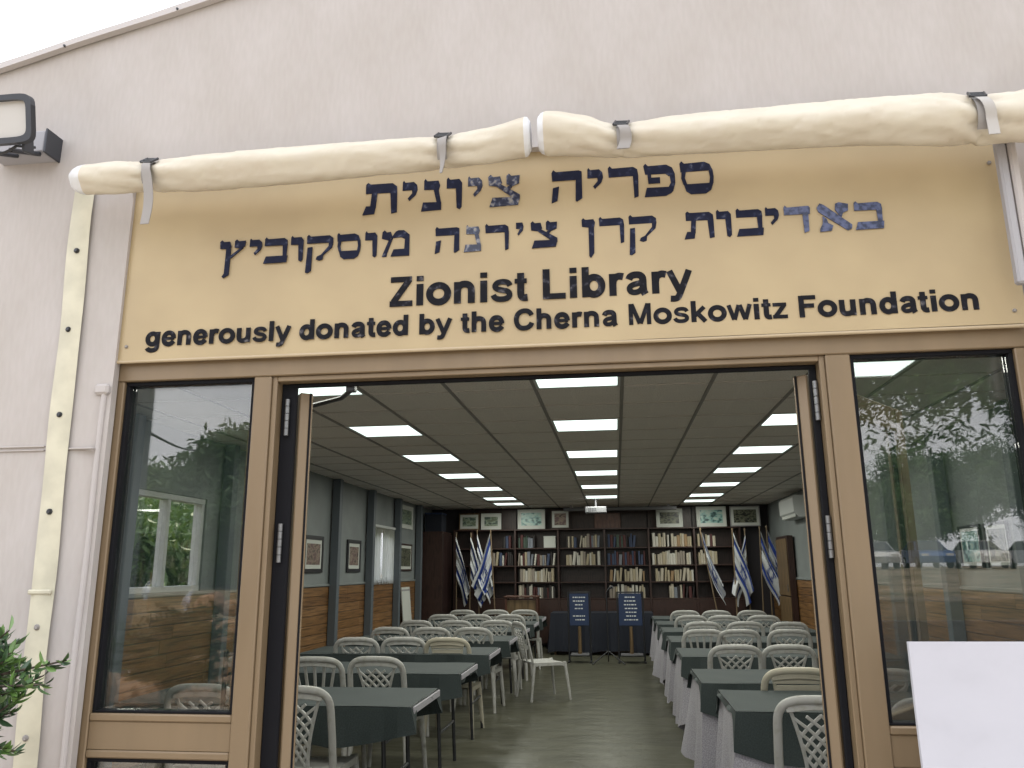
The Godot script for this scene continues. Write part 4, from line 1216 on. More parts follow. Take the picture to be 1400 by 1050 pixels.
func make_chair(kind: int) -> Node3D:
	var t := thing("plastic_chair", "", "chair")
	var m := "chair_cream" if kind == 2 else "chair_white"
	# seat: dished slab with rounded front
	var st := nst()
	var g := []; var gb := []
	for j in 13:
		var row := []; var rb := []
		var z := lerpf(-0.23, 0.21, j / 12.0)
		for i in 13:
			var u := i / 6.0 - 1.0
			var hw := 0.225 - 0.02 * (j / 12.0) - (0.03 * pow(maxf(0.0, 1.0 - j / 2.0), 2))
			var y := 0.435 - 0.012 * (1.0 - u * u) - (0.03 * pow(maxf(0.0, 1.0 - j / 3.0), 2)) - 0.012 * pow(absf(u), 6)
			row.append(Vector3(u * hw, y, z)); rb.append(Vector3(u * hw, y - 0.012, z))
		g.append(row); gb.append(rb)
	sheet(st, g, Vector3.UP); sheet(st, gb, Vector3.DOWN)
	for s in [0, 12]:
		var a := []; var b := []
		for j in 13: a.append(g[j][s]); b.append(gb[j][s] + Vector3(0, -0.025, 0))
		sheet(st, [a, b], Vector3(-1.0 if s == 0 else 1.0, 0, 0))
	sheet(st, [g[0], gb[0]], Vector3(0, 0, -1))
	obj("seat", st, m, t)
	# backrest: arched rail, posts, splat
	st = nst()
	var arch := []
	for k in 25:
		var a := lerpf(-0.25, PI + 0.25, k / 24.0)
		var x := 0.205 * signf(cos(a)) * pow(absf(cos(a)), 0.55)
		var y := 0.72 + (0.145 * pow(maxf(sin(a), 0.0), 0.6) if sin(a) > 0 else 0.0)
		if sin(a) > 0: arch.append(back_pt(x, y))
	arch.push_front(back_pt(0.205, 0.42)); arch.insert(1, back_pt(0.207, 0.6))
	arch.append(back_pt(-0.207, 0.6)); arch.append(back_pt(-0.205, 0.42))
	tube(st, arch, [Vector2(0.022, 0.012)], 8, true, Vector3(0, 0, 1))
	# broad top rail
	var top := []
	for k in 9: top.append(back_pt(lerpf(-0.15, 0.15, k / 8.0), 0.828 + 0.014 * (1.0 - pow(lerpf(-1, 1, k / 8.0), 2))))
	flat_bar(st, top, 0.052, 0.014)
	if kind == 0:
		# lattice splat between two inward curving ribs
		for s: float in [-1.0, 1.0]:
			var rib := []
			for k in 9:
				var f := k / 8.0
				rib.append(back_pt(s * lerpf(0.145, 0.068, sin(f * PI / 2)), lerpf(0.82, 0.43, f)))
			flat_bar(st, rib, 0.018, 0.012)
		for d: float in [-1.0, 1.0]:
			for k in 8:
				var pa := []
				var y0 := 0.86 - 0.062 * k
				for q in 5:
					var f := q / 4.0
					var y := y0 - 0.22 * (f - 0.0) + 0.04
					if y > 0.82 or y < 0.43: continue
					var hw := lerpf(0.145, 0.068, sin(clampf((0.82 - y) / 0.39, 0, 1) * PI / 2))
					pa.append(back_pt(d * lerpf(-1, 1, f) * hw, y))
				if pa.size() > 1: flat_bar(st, pa, 0.016, 0.010 + 0.002 * d)
	elif kind == 1:
		for k in 5:
			var f := k / 4.0 * 2.0 - 1.0
			flat_bar(st, [back_pt(f * 0.15, 0.825), back_pt(f * 0.11, 0.62), back_pt(f * 0.085, 0.43)], 0.022, 0.012)
	else:
		for k in 9:
			var y := 0.80 - 0.042 * k
			var hw := lerpf(0.145, 0.085, clampf((0.82 - y) / 0.39, 0, 1))
			flat_bar(st, [back_pt(-hw, y), back_pt(0, y), back_pt(hw, y)], 0.034, 0.010)
		for s: float in [-1.0, 1.0]:
			flat_bar(st, [back_pt(s * 0.15, 0.825), back_pt(s * 0.115, 0.62), back_pt(s * 0.09, 0.43)], 0.02, 0.013)
	obj("backrest", st, m, t)
	for sx: float in [-1.0, 1.0]:
		for sz: float in [-1.0, 1.0]:
			st = nst()
			tube(st, [Vector3(sx * 0.195, 0.425, sz * 0.195), Vector3(sx * 0.215, 0.2, sz * 0.225), Vector3(sx * 0.228, 0.0, sz * 0.25)], [Vector2(0.026, 0.022), Vector2(0.021, 0.018), Vector2(0.017, 0.015)], 8)
			obj("leg", st, m, t)
	return t

func put_chair(kind: int, x: float, z: float, turn: float, label: String, group: String):
	var key := "chair%d" % kind
	var c: Node3D
	if not proto.has(key):
		c = make_chair(kind)
		proto[key] = c
	else:
		c = proto[key].duplicate()
		c.name = numbered("plastic_chair")
		add_child(c)
	c.position = Vector3(x, 0, z)
	c.rotation.y = turn
	tag(c, label, "chair", group)

func cloth(w: float, d: float, drop: Array, y: float, seed_: float, hem := 0.0) -> ArrayMesh:
	# cloth over a table top of w x d (centre at the origin), hanging drop[0..3] = left, right, near(+z), far
	var st := nst()
	var g := []
	for j in 9:
		var row := []
		for i in 13:
			row.append(Vector3(lerpf(-w / 2, w / 2, i / 12.0), y + 0.002 + 0.002 * sin(i * 1.7 + seed_) * sin(j * 1.3 + seed_), lerpf(-d / 2, d / 2, j / 8.0)))
		g.append(row)
	sheet(st, g, Vector3.UP)
	# skirt round the edge, flaring with folds
	var n := 96
	var per := []
	var lens := [w, d, w, d]
	var drops := [drop[2], drop[1], drop[3], drop[0]]
	var rows := []
	for r in 7:
		var ring := []
		for k in n + 1:
			var s := fmod(float(k) / n * 4.0, 4.0)
			var side := int(s); var f := s - side
			var base := Vector3.ZERO; var out := Vector3.ZERO
			match side:
				0: base = Vector3(lerpf(-w / 2, w / 2, f), y, d / 2); out = Vector3(0, 0, 1)
				1: base = Vector3(w / 2, y, lerpf(d / 2, -d / 2, f)); out = Vector3(1, 0, 0)
				2: base = Vector3(lerpf(w / 2, -w / 2, f), y, -d / 2); out = Vector3(0, 0, -1)
				3: base = Vector3(-w / 2, y, lerpf(-d / 2, d / 2, f)); out = Vector3(-1, 0, 0)
			var here: float = drops[side]
			var nxt: float = drops[(side + 1) % 4]; var prv: float = drops[(side + 3) % 4]
			var corner := minf(f, 1.0 - f)
			var other := nxt if f > 0.5 else prv
			here = lerpf((here + other) / 2 + 0.03, here, clampf(corner / 0.10, 0, 1)) + 0.014 * sin(k * 0.45 + seed_) + 0.006 * sin(k * 1.1 + seed_)
			var t := r / 6.0
			var fold := 0.022 * sin(f * lens[side] * 14.0 + seed_ + side + 0.8 * t) + 0.014 * sin(f * lens[side] * 29.0 + seed_ * 2.0)
			var cf := exp(-corner * 14.0)
			out = out.lerp((base * Vector3(1, 0, 1)).normalized(), cf * 0.7)
			ring.append(base + Vector3(0, -here * t, 0) + out * (0.004 + t * (0.014 + fold + 0.05 * cf) * clampf(here / 0.3, 0.4, 1.5)))
		rows.append(ring)
	for r in 6:
		for k in n:
			var c: Vector3 = (rows[r][k] + rows[r + 1][k + 1]) * 0.5
			var nn: Vector3 = (rows[r][k + 1] - rows[r][k]).cross(rows[r + 1][k] - rows[r][k]).normalized()
			if nn.dot(c * Vector3(1.0 / w, 0, 1.0 / d)) < 0.0: nn = -nn
			smooth_quad(st, [rows[r][k], rows[r][k + 1], rows[r + 1][k + 1], rows[r + 1][k]], [nn, nn, nn, nn])
	return st.commit()

func make_table(w: float, d: float) -> Node3D:
	var t := thing("folding_table", "", "table")
	box("table_top", Vector3(-w / 2, 0.705, -d / 2), Vector3(w / 2, 0.733, d / 2), "plastic_white", t, 0.006)
	for sx: float in [-1.0, 1.0]:
		for sz: float in [-1.0, 1.0]:
			var st := nst()
			tube(st, [Vector3(sx * (w / 2 - 0.18), 0.70, sz * (d / 2 - 0.09)), Vector3(sx * (w / 2 - 0.15), 0.0, sz * (d / 2 - 0.09))], [0.014], 8)
			obj("leg", st, "black_plastic", t)
		var st2 := nst()
		tube(st2, [Vector3(sx * (w / 2 - 0.163), 0.3, -d / 2 + 0.09), Vector3(sx * (w / 2 - 0.163), 0.3, d / 2 - 0.09)], [0.011], 8)
		tube(st2, [Vector3(sx * (w / 2 - 0.17), 0.52, 0), Vector3(sx * (w / 2 - 0.5), 0.69, 0)], [0.009], 8)
		tube(st2, [Vector3(sx * (w / 2 - 0.17), 0.52, -d / 2 + 0.09), Vector3(sx * (w / 2 - 0.17), 0.52, d / 2 - 0.09)], [0.009], 8)
		obj("brace", st2, "black_plastic", t)
	return t

func furniture():
	var left_z := [-2.30, -3.75, -5.10, -6.50, -7.85, -9.15, -10.4]
	var right_z := [-2.30, -3.38, -5.02, -6.45, -7.80, -9.10, -10.35]
	var w := 1.8; var d := 0.72
	var tp := make_table(w, d)
	var first := true
	for i in 7:
		for sd in 2:
			var t: Node3D
			if first: t = tp; first = false
			else:
				t = tp.duplicate(); t.name = numbered("folding_table"); add_child(t)
			var side: String = ["left", "right"][sd]
			var x: float = [-1.20 - w / 2, 0.56 + w / 2][sd]
			var z: float = (left_z if sd == 0 else right_z)[i] - d / 2
			if sd == 1 and i == 0: x += 0.07
			t.position = Vector3(x, 0, z)
			tag(t, "folding table under its cloth, %s from the door in the %s row" % [ordinal(i), side], "table", "tables in the %s row" % side)
			if sd == 0:
				var c := inst("green_tablecloth", cloth(w + 0.012, d + 0.012, [0.12, 0.035 + 0.02 * (i % 2), 0.20, 0.20], 0.737, i * 1.7), "green_cloth", self, Vector3(x, 0, z))
				tag(c, "dark green cloth with bare table legs below, %s from the door in the left row" % ordinal(i), "tablecloth", "green cloths on the left tables")
				var e := thing("lit_edge_strip", "strip painted as lit edge at the aisle end of the %s table in the left row" % ordinal(i), "edge strip", Vector3(x + w / 2 + 0.013, 0.716, z), 0.0, "painted lit edges on the left")  # pale colour stands in for light caught by the table edge
				box("strip", Vector3(0, -0.022, -d / 2 + 0.02), Vector3(0.012, 0.018, d / 2 - 0.02), "white_cloth", e, 0.003)
			else:
				var c := inst("white_tablecloth", cloth(w + 0.012, d + 0.012, [0.62, 0.6, 0.44, 0.5], 0.736, i * 2.3 + 1.0), "white_cloth", self, Vector3(x, 0, z))
				tag(c, "white undercloth hanging low, %s from the door in the right row" % ordinal(i), "tablecloth", "white cloths on the right tables")
				var c2 := inst("green_tablecloth", cloth(w + 0.05, d + 0.06, [0.03, 0.03, 0.27, 0.2], 0.743, i * 1.3 + 2.0), "green_cloth", self, Vector3(x + 0.005, 0, z))
				tag(c2, "dark green top cloth over a white one, %s from the door in the right row" % ordinal(i), "tablecloth", "green cloths on the right tables")
	# chairs: backs to the door, each row in front of its table
	var rows_l := [[[-1.79, 0], [-2.35, 0]], [[-2.22, 1], [-1.76, 0], [-2.75, 0]], [[-2.47, 0], [-2.02, 0], [-1.58, 2]], [[-2.52, 0], [-2.05, 0], [-1.56, 0]], [[-2.5, 1], [-2.0, 0], [-1.5, 0]], [[-2.45, 0], [-1.98, 0], [-1.5, 1]], [[-2.4, 0], [-1.9, 0], [-1.45, 0]]]
	var zl := [-2.06, -3.53, -5.20, -6.52, -7.72, -9.0, -10.25]
	var place := ["at the aisle", "in the middle", "by the wall"]
	for i in rows_l.size():
		var q: Array = rows_l[i].duplicate()
		q.sort_custom(func(a, b): return a[0] > b[0])
		for k in q.size():
			put_chair(q[k][1], q[k][0], zl[i] + 0.0 - 0.30 + rng.randf_range(-0.03, 0.03), rng.randf_range(-0.06, 0.06), "white plastic chair %s, %s row of tables from the door on the left" % [place[k], ordinal(i)], "chairs at the left tables")
	var rows_r := [[[0.98, 0], [1.5, 0]], [[1.09, 2], [1.62, 0]], [[0.93, 0], [1.36, 0], [1.85, 0]], [[0.86, 1], [1.20, 0], [1.72, 0]], [[0.98, 1], [1.45, 1], [1.95, 0]], [[0.95, 0], [1.4, 0], [1.9, 0]], [[1.0, 0], [1.45, 1], [1.95, 0]]]
	var zr := [-1.90, -3.05, -4.63, -6.30, -7.50, -8.8, -10.05]
	for i in rows_r.size():
		var q: Array = rows_r[i]
		for k in q.size():
			put_chair(q[k][1], q[k][0], zr[i] - 0.30 + rng.randf_range(-0.03, 0.03), rng.randf_range(-0.06, 0.06), "white plastic chair %s, %s row of tables from the door on the right" % [place[k], ordinal(i)], "chairs at the right tables")
	put_chair(0, -0.92, -7.6, -PI / 2 + 0.5, "white plastic chair standing sideways in the aisle", "chair in the aisle")

# ------------------------------------------------------------------ far end of the hall
func flag(x: float, z: float, lean: float, dirx: float, h: float, label: String, seed_: float):
	var f := thing("flag", label, "flag", Vector3(x, 0, z), 0.0, "flags at the back of the hall")
	var top := Vector3(lean, h, 0.0)
	var st := nst()
	tube(st, [Vector3(0, 0.03, 0), top], [0.013, 0.011], 8)
	tube(st, [top, top + Vector3(0, 0.02, 0), top + Vector3(0, 0.05, 0)], [0.011, 0.02, 0.004], 8)
	obj("pole", st, "flag_pole", f)
	st = nst()
	tube(st, [Vector3(0, 0, 0), Vector3(0, 0.03, 0), Vector3(0, 0.06, 0)], [0.15, 0.14, 0.02], 16)
	obj("base", st, "dark_steel", f)
	var white := Color(0.62, 0.64, 0.66); var blue := Color(0.012, 0.04, 0.24)
	var g := []; var cols := []
	var hoist := 0.78; var fly := 1.08
	for i in 31:
		var t := i / 30.0           # down the hoist
		var row := []; var cr := []
		var at := top + (Vector3(0, 0, 0) - top) * ((0.04 + t * hoist) / h)
		for j in 31:
			var s := j / 30.0       # along the fly, which hangs down
			var out := dirx * (0.01 + (0.20 + 0.22 * (1.0 - t)) * s) * (0.75 + 0.25 * t) + 0.03 * sin(s * 5.0 + seed_) * s + 0.02 * sin(t * 11.0 + seed_) * s
			var down := fly * s * (0.92 - 0.10 * t) * (1.0 - 0.36 * t)
			var dep := 0.055 * sin(t * 9.0 + s * 2.5 + seed_) * (0.25 + s) + 0.02 * sin(t * 21.0 + seed_ * 3.0)
			row.append(at + Vector3(out, -down, dep + 0.03 + 0.05 * (1.0 - t)))
			var c := white
			if (t > 0.10 and t < 0.27) or (t > 0.73 and t < 0.90): c = blue
			# six pointed star, two outlined triangles
			var p := Vector2((s - 0.5) * 1.08 / 0.19, (t - 0.5) * 0.78 / 0.19)
			for sg: float in [-1.0, 1.0]:
				var dmax := -9.0
				for k in 3:
					var a := sg * PI / 2 + TAU * k / 3
					dmax = maxf(dmax, p.dot(Vector2(cos(a), sin(a))))
				if dmax < 0.55 and dmax > 0.36: c = blue
			cr.append(c)
		g.append(row); cols.append(cr)
	coloured(f, "cloth", g, cols)

func coloured(f: Node, called: String, g: Array, cols: Array):
	var st := nst()
	sheet(st, g, Vector3.ZERO, cols)
	obj(called, st, "flag_cloth", f)

func picture(called: String, label: String, c: Vector3, w: float, h: float, fm: String, print_: String, n: Vector3, tilt := 0.0, mat_w := 0.03, fw := 0.022):
	var p := thing(called, label, "picture", c, 0.0, "framed pictures")
	var bas := Basis(Vector3.UP.cross(n).normalized(), Vector3.UP, n)
	p.basis = bas * Basis(Vector3.RIGHT, tilt)
	var st := nst()
	for s: float in [-1.0, 1.0]:
		bx(st, Vector3(s * (w / 2 - fw / 2), 0, 0), Vector3(fw, h, 0.025), 0.004)
		bx(st, Vector3(0, s * (h / 2 - fw / 2), 0), Vector3(w - 2 * fw - 0.001, fw, 0.025), 0.004)
	obj("frame", st, fm, p)
	box("mount", Vector3(-w / 2 + fw, -h / 2 + fw, -0.010), Vector3(w / 2 - fw, h / 2 - fw, 0.002), "mat_pale", p, 0.0)
	box("print", Vector3(-w / 2 + fw + mat_w, -h / 2 + fw + mat_w, 0.0022), Vector3(w / 2 - fw - mat_w, h / 2 - fw - mat_w, 0.0045), print_, p, 0.0)

func back_of_room():
	var zf := -13.80   # front of the bookcase
	var b := thing("bookcase", "dark brown wall of bookshelves across the far end of the hall", "bookcase")
	var xs := [-3.27, -2.90, -2.02, -1.15, -0.22, 0.65, 1.54, 2.42]
	var ys := [0.93, 1.245, 1.565, 1.91, 2.27]
	box("back_board", Vector3(xs[0], 0.0, ZB + 0.002), Vector3(2.44, 2.26, ZB + 0.02), "dark_wood0", b, 0.0)
	for x in xs: box("upright", Vector3(x - 0.018, 0.0, ZB + 0.021), Vector3(x + 0.018, 2.256, zf), "dark_wood1", b, 0.002)
	for k in xs.size() - 1:
		for i in 4:
			box("shelf", Vector3(xs[k] + 0.019, ys[i] - 0.024, ZB + 0.021), Vector3(xs[k + 1] - 0.019, ys[i], zf - 0.01), "dark_wood1", b, 0.002)
		box("cupboard_door", Vector3(xs[k] + 0.019, 0.08, zf - 0.022), Vector3(xs[k + 1] - 0.019, 0.90, zf - 0.002), "dark_wood1", b, 0.004)
	box("top", Vector3(xs[0] - 0.02, 2.258, ZB + 0.01), Vector3(2.44, 2.284, zf + 0.012), "dark_wood1", b, 0.003)
	# wine-dark panelling above the shelves
	for k in 7:
		box("panel", Vector3(xs[k] + 0.01, 2.29, ZB + 0.004), Vector3(xs[k + 1] - 0.01, CEIL - 0.006, ZB + 0.03), "dark_wood%d" % (k % 2), b, 0.003)
	# books: one mesh with a rounded spine, scaled for each book
	var st := nst()
	var prof := []
	for k in 7:
		var a := lerpf(-PI / 2, PI / 2, k / 6.0)
		prof.append(Vector2(sin(a) * 0.5, 0.5 - 0.09 + cos(a) * 0.09))
	prof.append(Vector2(0.5, -0.5)); prof.append(Vector2(-0.5, -0.5))
	var poly := PackedVector2Array(prof)
	prism(st, poly, 0.0, 1.0, Transform3D(Basis(Vector3(1, 0, 0), Vector3(0, 0, 1), Vector3(0, 1, 0)), Vector3.ZERO), true)
	var book := st.commit()
	# bay, shelf, from, to, palette, fullness
	var light := [0, 1, 2, 0, 6, 2]; var dark := [3, 4, 8, 7, 5, 3]; var mix := [0, 3, 6, 2, 8, 4, 7, 1]; var cream := [0, 1, 0, 2, 9, 1]
	var fill := [[1, 3, 0.72, 0.98, dark], [1, 2, 0.35, 0.98, mix], [2, 3, 0.05, 0.5, dark], [2, 2, 0.03, 0.97, mix], [2, 1, 0.08, 0.95, light], [2, 0, 0.05, 0.95, mix], [3, 3, 0.12, 0.92, mix], [3, 2, 0.15, 0.95, light], [4, 3, 0.05, 0.75, dark], [4, 2, 0.03, 0.97, dark], [4, 1, 0.06, 0.97, cream], [4, 0, 0.05, 0.95, light], [5, 3, 0.06, 0.97, cream], [5, 2, 0.04, 0.97, light], [5, 1, 0.10, 0.97, cream], [5, 0, 0.40, 0.97, mix], [6, 3, 0.05, 0.5, mix], [6, 2, 0.05, 0.55, cream]]
	var sh := ["lowest", "third", "second", "top"]
	var bay := ["", "far left", "second", "third", "fourth", "fifth", "far right"]
	for q in fill:
		var x0: float = lerpf(xs[q[0]] + 0.02, xs[q[0] + 1] - 0.02, q[2]); var x1: float = lerpf(xs[q[0]] + 0.02, xs[q[0] + 1] - 0.02, q[3])
		var x := x0
		while x < x1 - 0.03:
			var tw := rng.randf_range(0.026, 0.062)
			if rng.randf() < 0.07: x += rng.randf_range(0.02, 0.06)
			if x + tw > x1: break
			var hgt := rng.randf_range(0.19, 0.275)
			var bk: int = q[4][rng.randi_range(0, q[4].size() - 1)]
			var o := inst("book", book, "book%d" % bk, self)
			o.scale = Vector3(tw, hgt, 0.17)
			var lean := 0.0
			if rng.randf() < 0.14: lean = rng.randf_range(-0.16, -0.06)
			o.position = Vector3(x + tw / 2, ys[q[1]] + 0.0005, zf - 0.135)
			if lean != 0.0:
				o.rotation.z = lean
				o.position.y += absf(sin(lean)) * tw / 2
				x += absf(sin(lean)) * hgt
			x += tw + 0.0015
			tag(o, "%s book in the row on the %s shelf, %s bay of the bookcase" % [["cream", "tan", "pale", "dark blue", "dark red", "dark green", "brown", "grey", "black", "orange brown"][bk], sh[q[1]], bay[q[0]]], "book", "books on the %s shelf of the %s bay" % [sh[q[1]], bay[q[0]]])
	var bb := thing("box_file", "pale box on the top shelf beside the dark books", "box", Vector3(-1.32, ys[3], zf - 0.14))
	box("body", Vector3(-0.12, 0.0005, -0.1), Vector3(0.12, 0.20, 0.1), "mat_pale", bb, 0.004)
	box("lid", Vector3(-0.123, 0.2005, -0.103), Vector3(0.123, 0.232, 0.103), "mat_pale", bb, 0.004)

	# pictures on top of the bookcase
	var pz := zf - 0.07
	var pics := [[-2.975, 0.42, 0.33, "tan_wood", "print0", "small grey-green picture in a wooden frame, leftmost on the bookcase"], [-2.52, 0.42, 0.33, "mat_pale", "print0", "green landscape picture in a pale frame, second from left on the bookcase"], [-1.69, 0.56, 0.40, "mat_pale", "print1", "large pale picture of water with a white mount on the bookcase"], [-1.10, 0.38, 0.38, "dark_wood1", "print3", "dark picture in a grey frame right of the large pale one on the bookcase"], [1.08, 0.52, 0.37, "mat_pale", "print2", "dark landscape in a white frame right of the projector on the bookcase"], [1.90, 0.58, 0.40, "mat_pale", "print1", "pale green picture in a wide white frame above the right flags"], [2.55, 0.58, 0.40, "box_grey", "print2", "grey picture rightmost on the bookcase"]]
	for p in pics:
		picture("framed_picture", p[5], Vector3(p[0], 2.286 + p[2] / 2, pz), p[1], p[2], p[3], p[4], Vector3(0, 0, 1), -0.05, 0.05)
	var wb := thing("wooden_panel", "plain reddish wooden panel on top of the bookcase in the middle", "panel", Vector3(-0.15, 2.286, pz - 0.02))
	box("board", Vector3(-0.26, 0, -0.01), Vector3(0.26, 0.30, 0.01), "red_wood", wb, 0.004)
	box("edge", Vector3(-0.27, 0.3005, -0.012), Vector3(0.27, 0.315, 0.012), "dark_wood1", wb, 0.003)

	# flags left and right
	var fl := [[-3.12, -0.02, 1, 2.17, "leftmost drooping blue and white flag in front of the bookcase"], [-2.86, 0.03, 1, 2.16, "second drooping blue and white flag from the left"], [-2.66, -0.06, 1, 2.22, "blue and white flag with a thin fold between the left flags"], [-2.32, -0.12, -1, 2.22, "blue and white flag hanging apart beside the left flags"]]
	for i in fl.size():
		flag(fl[i][0], -13.35 + 0.07 * (i % 2), fl[i][1], fl[i][2], fl[i][3], fl[i][4], i * 1.9)
	var fr := [[1.92, -0.32, 1, 2.20, "blue and white flag leaning left, leftmost of the right flags"], [2.16, 0.02, 1, 2.18, "second blue and white flag of the right flags"], [2.42, 0.0, -1, 2.17, "narrow blue and white flag in the middle of the right flags"], [2.62, 0.06, 1, 2.20, "fourth blue and white flag of the right flags"], [2.80, 0.02, 1, 2.22, "rightmost blue and white flag beside the tan cupboard"]]
	for i in fr.size():
		flag(fr[i][0], -13.2 + 0.08 * (i % 2), fr[i][1], fr[i][2], fr[i][3], fr[i][4], 3.0 + i * 2.3)

	# projector on its pole and the screen case
	var p := thing("projector", "projector hanging from the ceiling on a thin pole", "projector", Vector3(-0.33, 0, -12.0))
	st = nst(); tube(st, [Vector3(0, CEIL - 0.001, 0), Vector3(0, 2.57, 0)], [0.016], 8); bx(st, Vector3(0, CEIL - 0.008, 0), Vector3(0.12, 0.012, 0.12), 0.003); obj("pole", st, "case_grey", p)
	box("body", Vector3(-0.19, 2.46, -0.14), Vector3(0.19, 2.57, 0.14), "case_grey", p, 0.012)
	st = nst(); tube(st, [Vector3(0.09, 2.515, -0.141), Vector3(0.09, 2.515, -0.18)], [0.04, 0.036], 14); obj("lens", st, "black_plastic", p)
	st = nst()
	for k in 5: bx(st, Vector3(-0.12 + 0.03 * k, 2.515, 0.1415), Vector3(0.012, 0.07, 0.003), 0.001)
	obj("vent", st, "black_plastic", p)
	var s := thing("screen_case", "long white projection screen case under the ceiling in front of the bookcase", "screen", Vector3(0.1, 2.64, -13.45))
	box("case", Vector3(-1.1, -0.035, -0.04), Vector3(1.1, 0.035, 0.04), "case_grey", s, 0.012)
	for x in [-0.95, 0.95]: box("bracket", Vector3(x - 0.02, 0.0355, -0.02), Vector3(x + 0.02, 0.075, 0.02), "box_grey", s, 0.002)

	# two blue notice stands
	var stand := [[-0.645, "narrow blue notice stand with white writing, left of the microphone stand"], [0.20, "wider blue notice stand with white writing, right of the microphone stand"]]
	for i in 2:
		var wd: float = [0.36, 0.42][i]
		var n := thing("notice_stand", stand[i][1], "notice stand", Vector3(stand[i][0], 0, -11.35), 0.0, "blue notice stands")
		for sx: float in [-1.0, 1.0]:
			st = nst(); tube(st, [Vector3(sx * wd / 2, 0.0, 0), Vector3(sx * wd / 2, 1.12, 0)], [0.014], 8)
			bx(st, Vector3(sx * wd / 2, 0.015, 0), Vector3(0.03, 0.03, 0.36), 0.006)
			obj("leg", st, "black_plastic", n)
		st = nst()
		for y in [0.10, 1.11]:
			st = nst(); bx(st, Vector3(0, y, 0), Vector3(wd - 0.03, 0.024, 0.02), 0.003); obj("cross_bar", st, "black_plastic", n)
		box("board", Vector3(-wd / 2 + 0.02, 0.58, -0.008), Vector3(wd / 2 - 0.02, 1.09, 0.008), "board_blue", n, 0.002)
		var rl := RandomNumberGenerator.new(); rl.seed = 30 + i
		st = nst()
		for row in 7:
			if row == 4 and i == 0: continue
			var hw := rl.randf_range(0.06, wd / 2 - 0.05)
			var x := -hw
			while x < hw:
				var ww := rl.randf_range(0.015, 0.05)
				bx(st, Vector3(x + ww / 2, 1.03 - 0.06 * row, 0.0095), Vector3(ww, 0.018, 0.002), 0.0)
				x += ww + 0.012
		obj("lettering", st, "print_white", n)
		box("shelf", Vector3(-wd / 2 + 0.03, 0.113, -0.14), Vector3(wd / 2 - 0.03, 0.133, 0.14), "case_grey", n, 0.004)
		st = nst(); tube(st, [Vector3(0.0, 0.134, 0), Vector3(0, 0.56, 0)], [0.03, 0.026], 10); obj("wooden_pillar", st, "tan_wood", n)
	var ms := thing("microphone_stand", "thin black microphone stand between the blue notice stands", "stand", Vector3(-0.18, 0, -11.1))
	st = nst(); tube(st, [Vector3(0, 0.14, 0), Vector3(0, 1.12, 0)], [0.011], 8); obj("pole", st, "black_plastic", ms)
	for k in 3:
		st = nst()
		var a := TAU * k / 3 + 0.5
		tube(st, [Vector3(0, 0.2, 0), Vector3(cos(a) * 0.3, 0.012, sin(a) * 0.3)], [0.011], 6)
		obj("leg", st, "black_plastic", ms)
	st = nst(); tube(st, [Vector3(0, 1.12, 0), Vector3(0.04, 1.17, 0.02), Vector3(0.1, 1.21, 0.05)], [0.010, 0.014, 0.024], 10); obj("microphone", st, "dark_steel", ms)
	# table under a dark blue cloth behind them
	var dt := thing("speaker_table", "long table behind the blue notice stands", "table", Vector3(-0.3, 0, -12.75))
	box("table_top", Vector3(-0.9, 0.69, -0.3), Vector3(0.9, 0.715, 0.3), "tan_wood", dt, 0.004)
	for sx: float in [-1.0, 1.0]:
		for sz: float in [-1.0, 1.0]: box("leg", Vector3(sx * 0.84 - 0.02, 0, sz * 0.25 - 0.02), Vector3(sx * 0.84 + 0.02, 0.689, sz * 0.25 + 0.02), "tan_wood", dt, 0.003)
	var dc := inst("blue_tablecloth", cloth(1.82, 0.62, [0.66, 0.66, 0.66, 0.66], 0.72, 4.0), "blue_cloth", self, Vector3(-0.3, 0, -12.75))
	tag(dc, "dark blue cloth on the table behind the notice stands", "tablecloth")
	# wooden lectern left of the aisle
	var lc := thing("lectern", "small reddish wooden lectern with a pale front panel beside the left flags", "lectern", Vector3(-1.78, 0, -12.9))
	for sx: float in [-1.0, 1.0]: box("side", Vector3(sx * 0.29 - 0.02, 0, -0.18), Vector3(sx * 0.29 + 0.02, 0.98, 0.16), "red_wood", lc, 0.003)
	box("top", Vector3(-0.33, 0.981, -0.2), Vector3(0.33, 1.01, 0.19), "red_wood", lc, 0.004)
	box("front_panel", Vector3(-0.269, 0.66, 0.10), Vector3(0.269, 0.93, 0.12), "tan_wood", lc, 0.002)
	box("lower_rail", Vector3(-0.269, 0.58, 0.09), Vector3(0.269, 0.64, 0.13), "red_wood", lc, 0.003)

	# tall cupboard in the left corner with a box on top; tan cupboard on the right
	var cb := thing("tall_cupboard", "tall wine dark cupboard in the far left corner", "cupboard", Vector3(WL + 0.03, 0, -13.3))
	box("body", Vector3(0.0, 0.0, -0.45), Vector3(0.47, 2.22, 0.4), "dark_wood1", cb, 0.004)
	for k in 2: box("door", Vector3(0.4705, 0.06, -0.44 + 0.42 * k), Vector3(0.488, 2.18, -0.03 + 0.42 * k), "dark_wood0", cb, 0.003)
	var bxx := thing("storage_box", "dark blue box on top of the tall cupboard", "box", Vector3(WL + 0.28, 2.2205, -13.25))
	box("body", Vector3(-0.17, 0.0, -0.2), Vector3(0.17, 0.34, 0.2), "blue_cloth", bxx, 0.008)
	box("lid", Vector3(-0.18, 0.3405, -0.21), Vector3(0.18, 0.37, 0.21), "board_blue", bxx, 0.006)
	var rc := thing("wood_cupboard", "tan wooden cupboard against the far right wall", "cupboard", Vector3(WR - 0.03, 0, -12.35))
	box("body", Vector3(-0.10, 0, -0.5), Vector3(0, 2.03, 0.45), "dark_wood1", rc, 0.004)
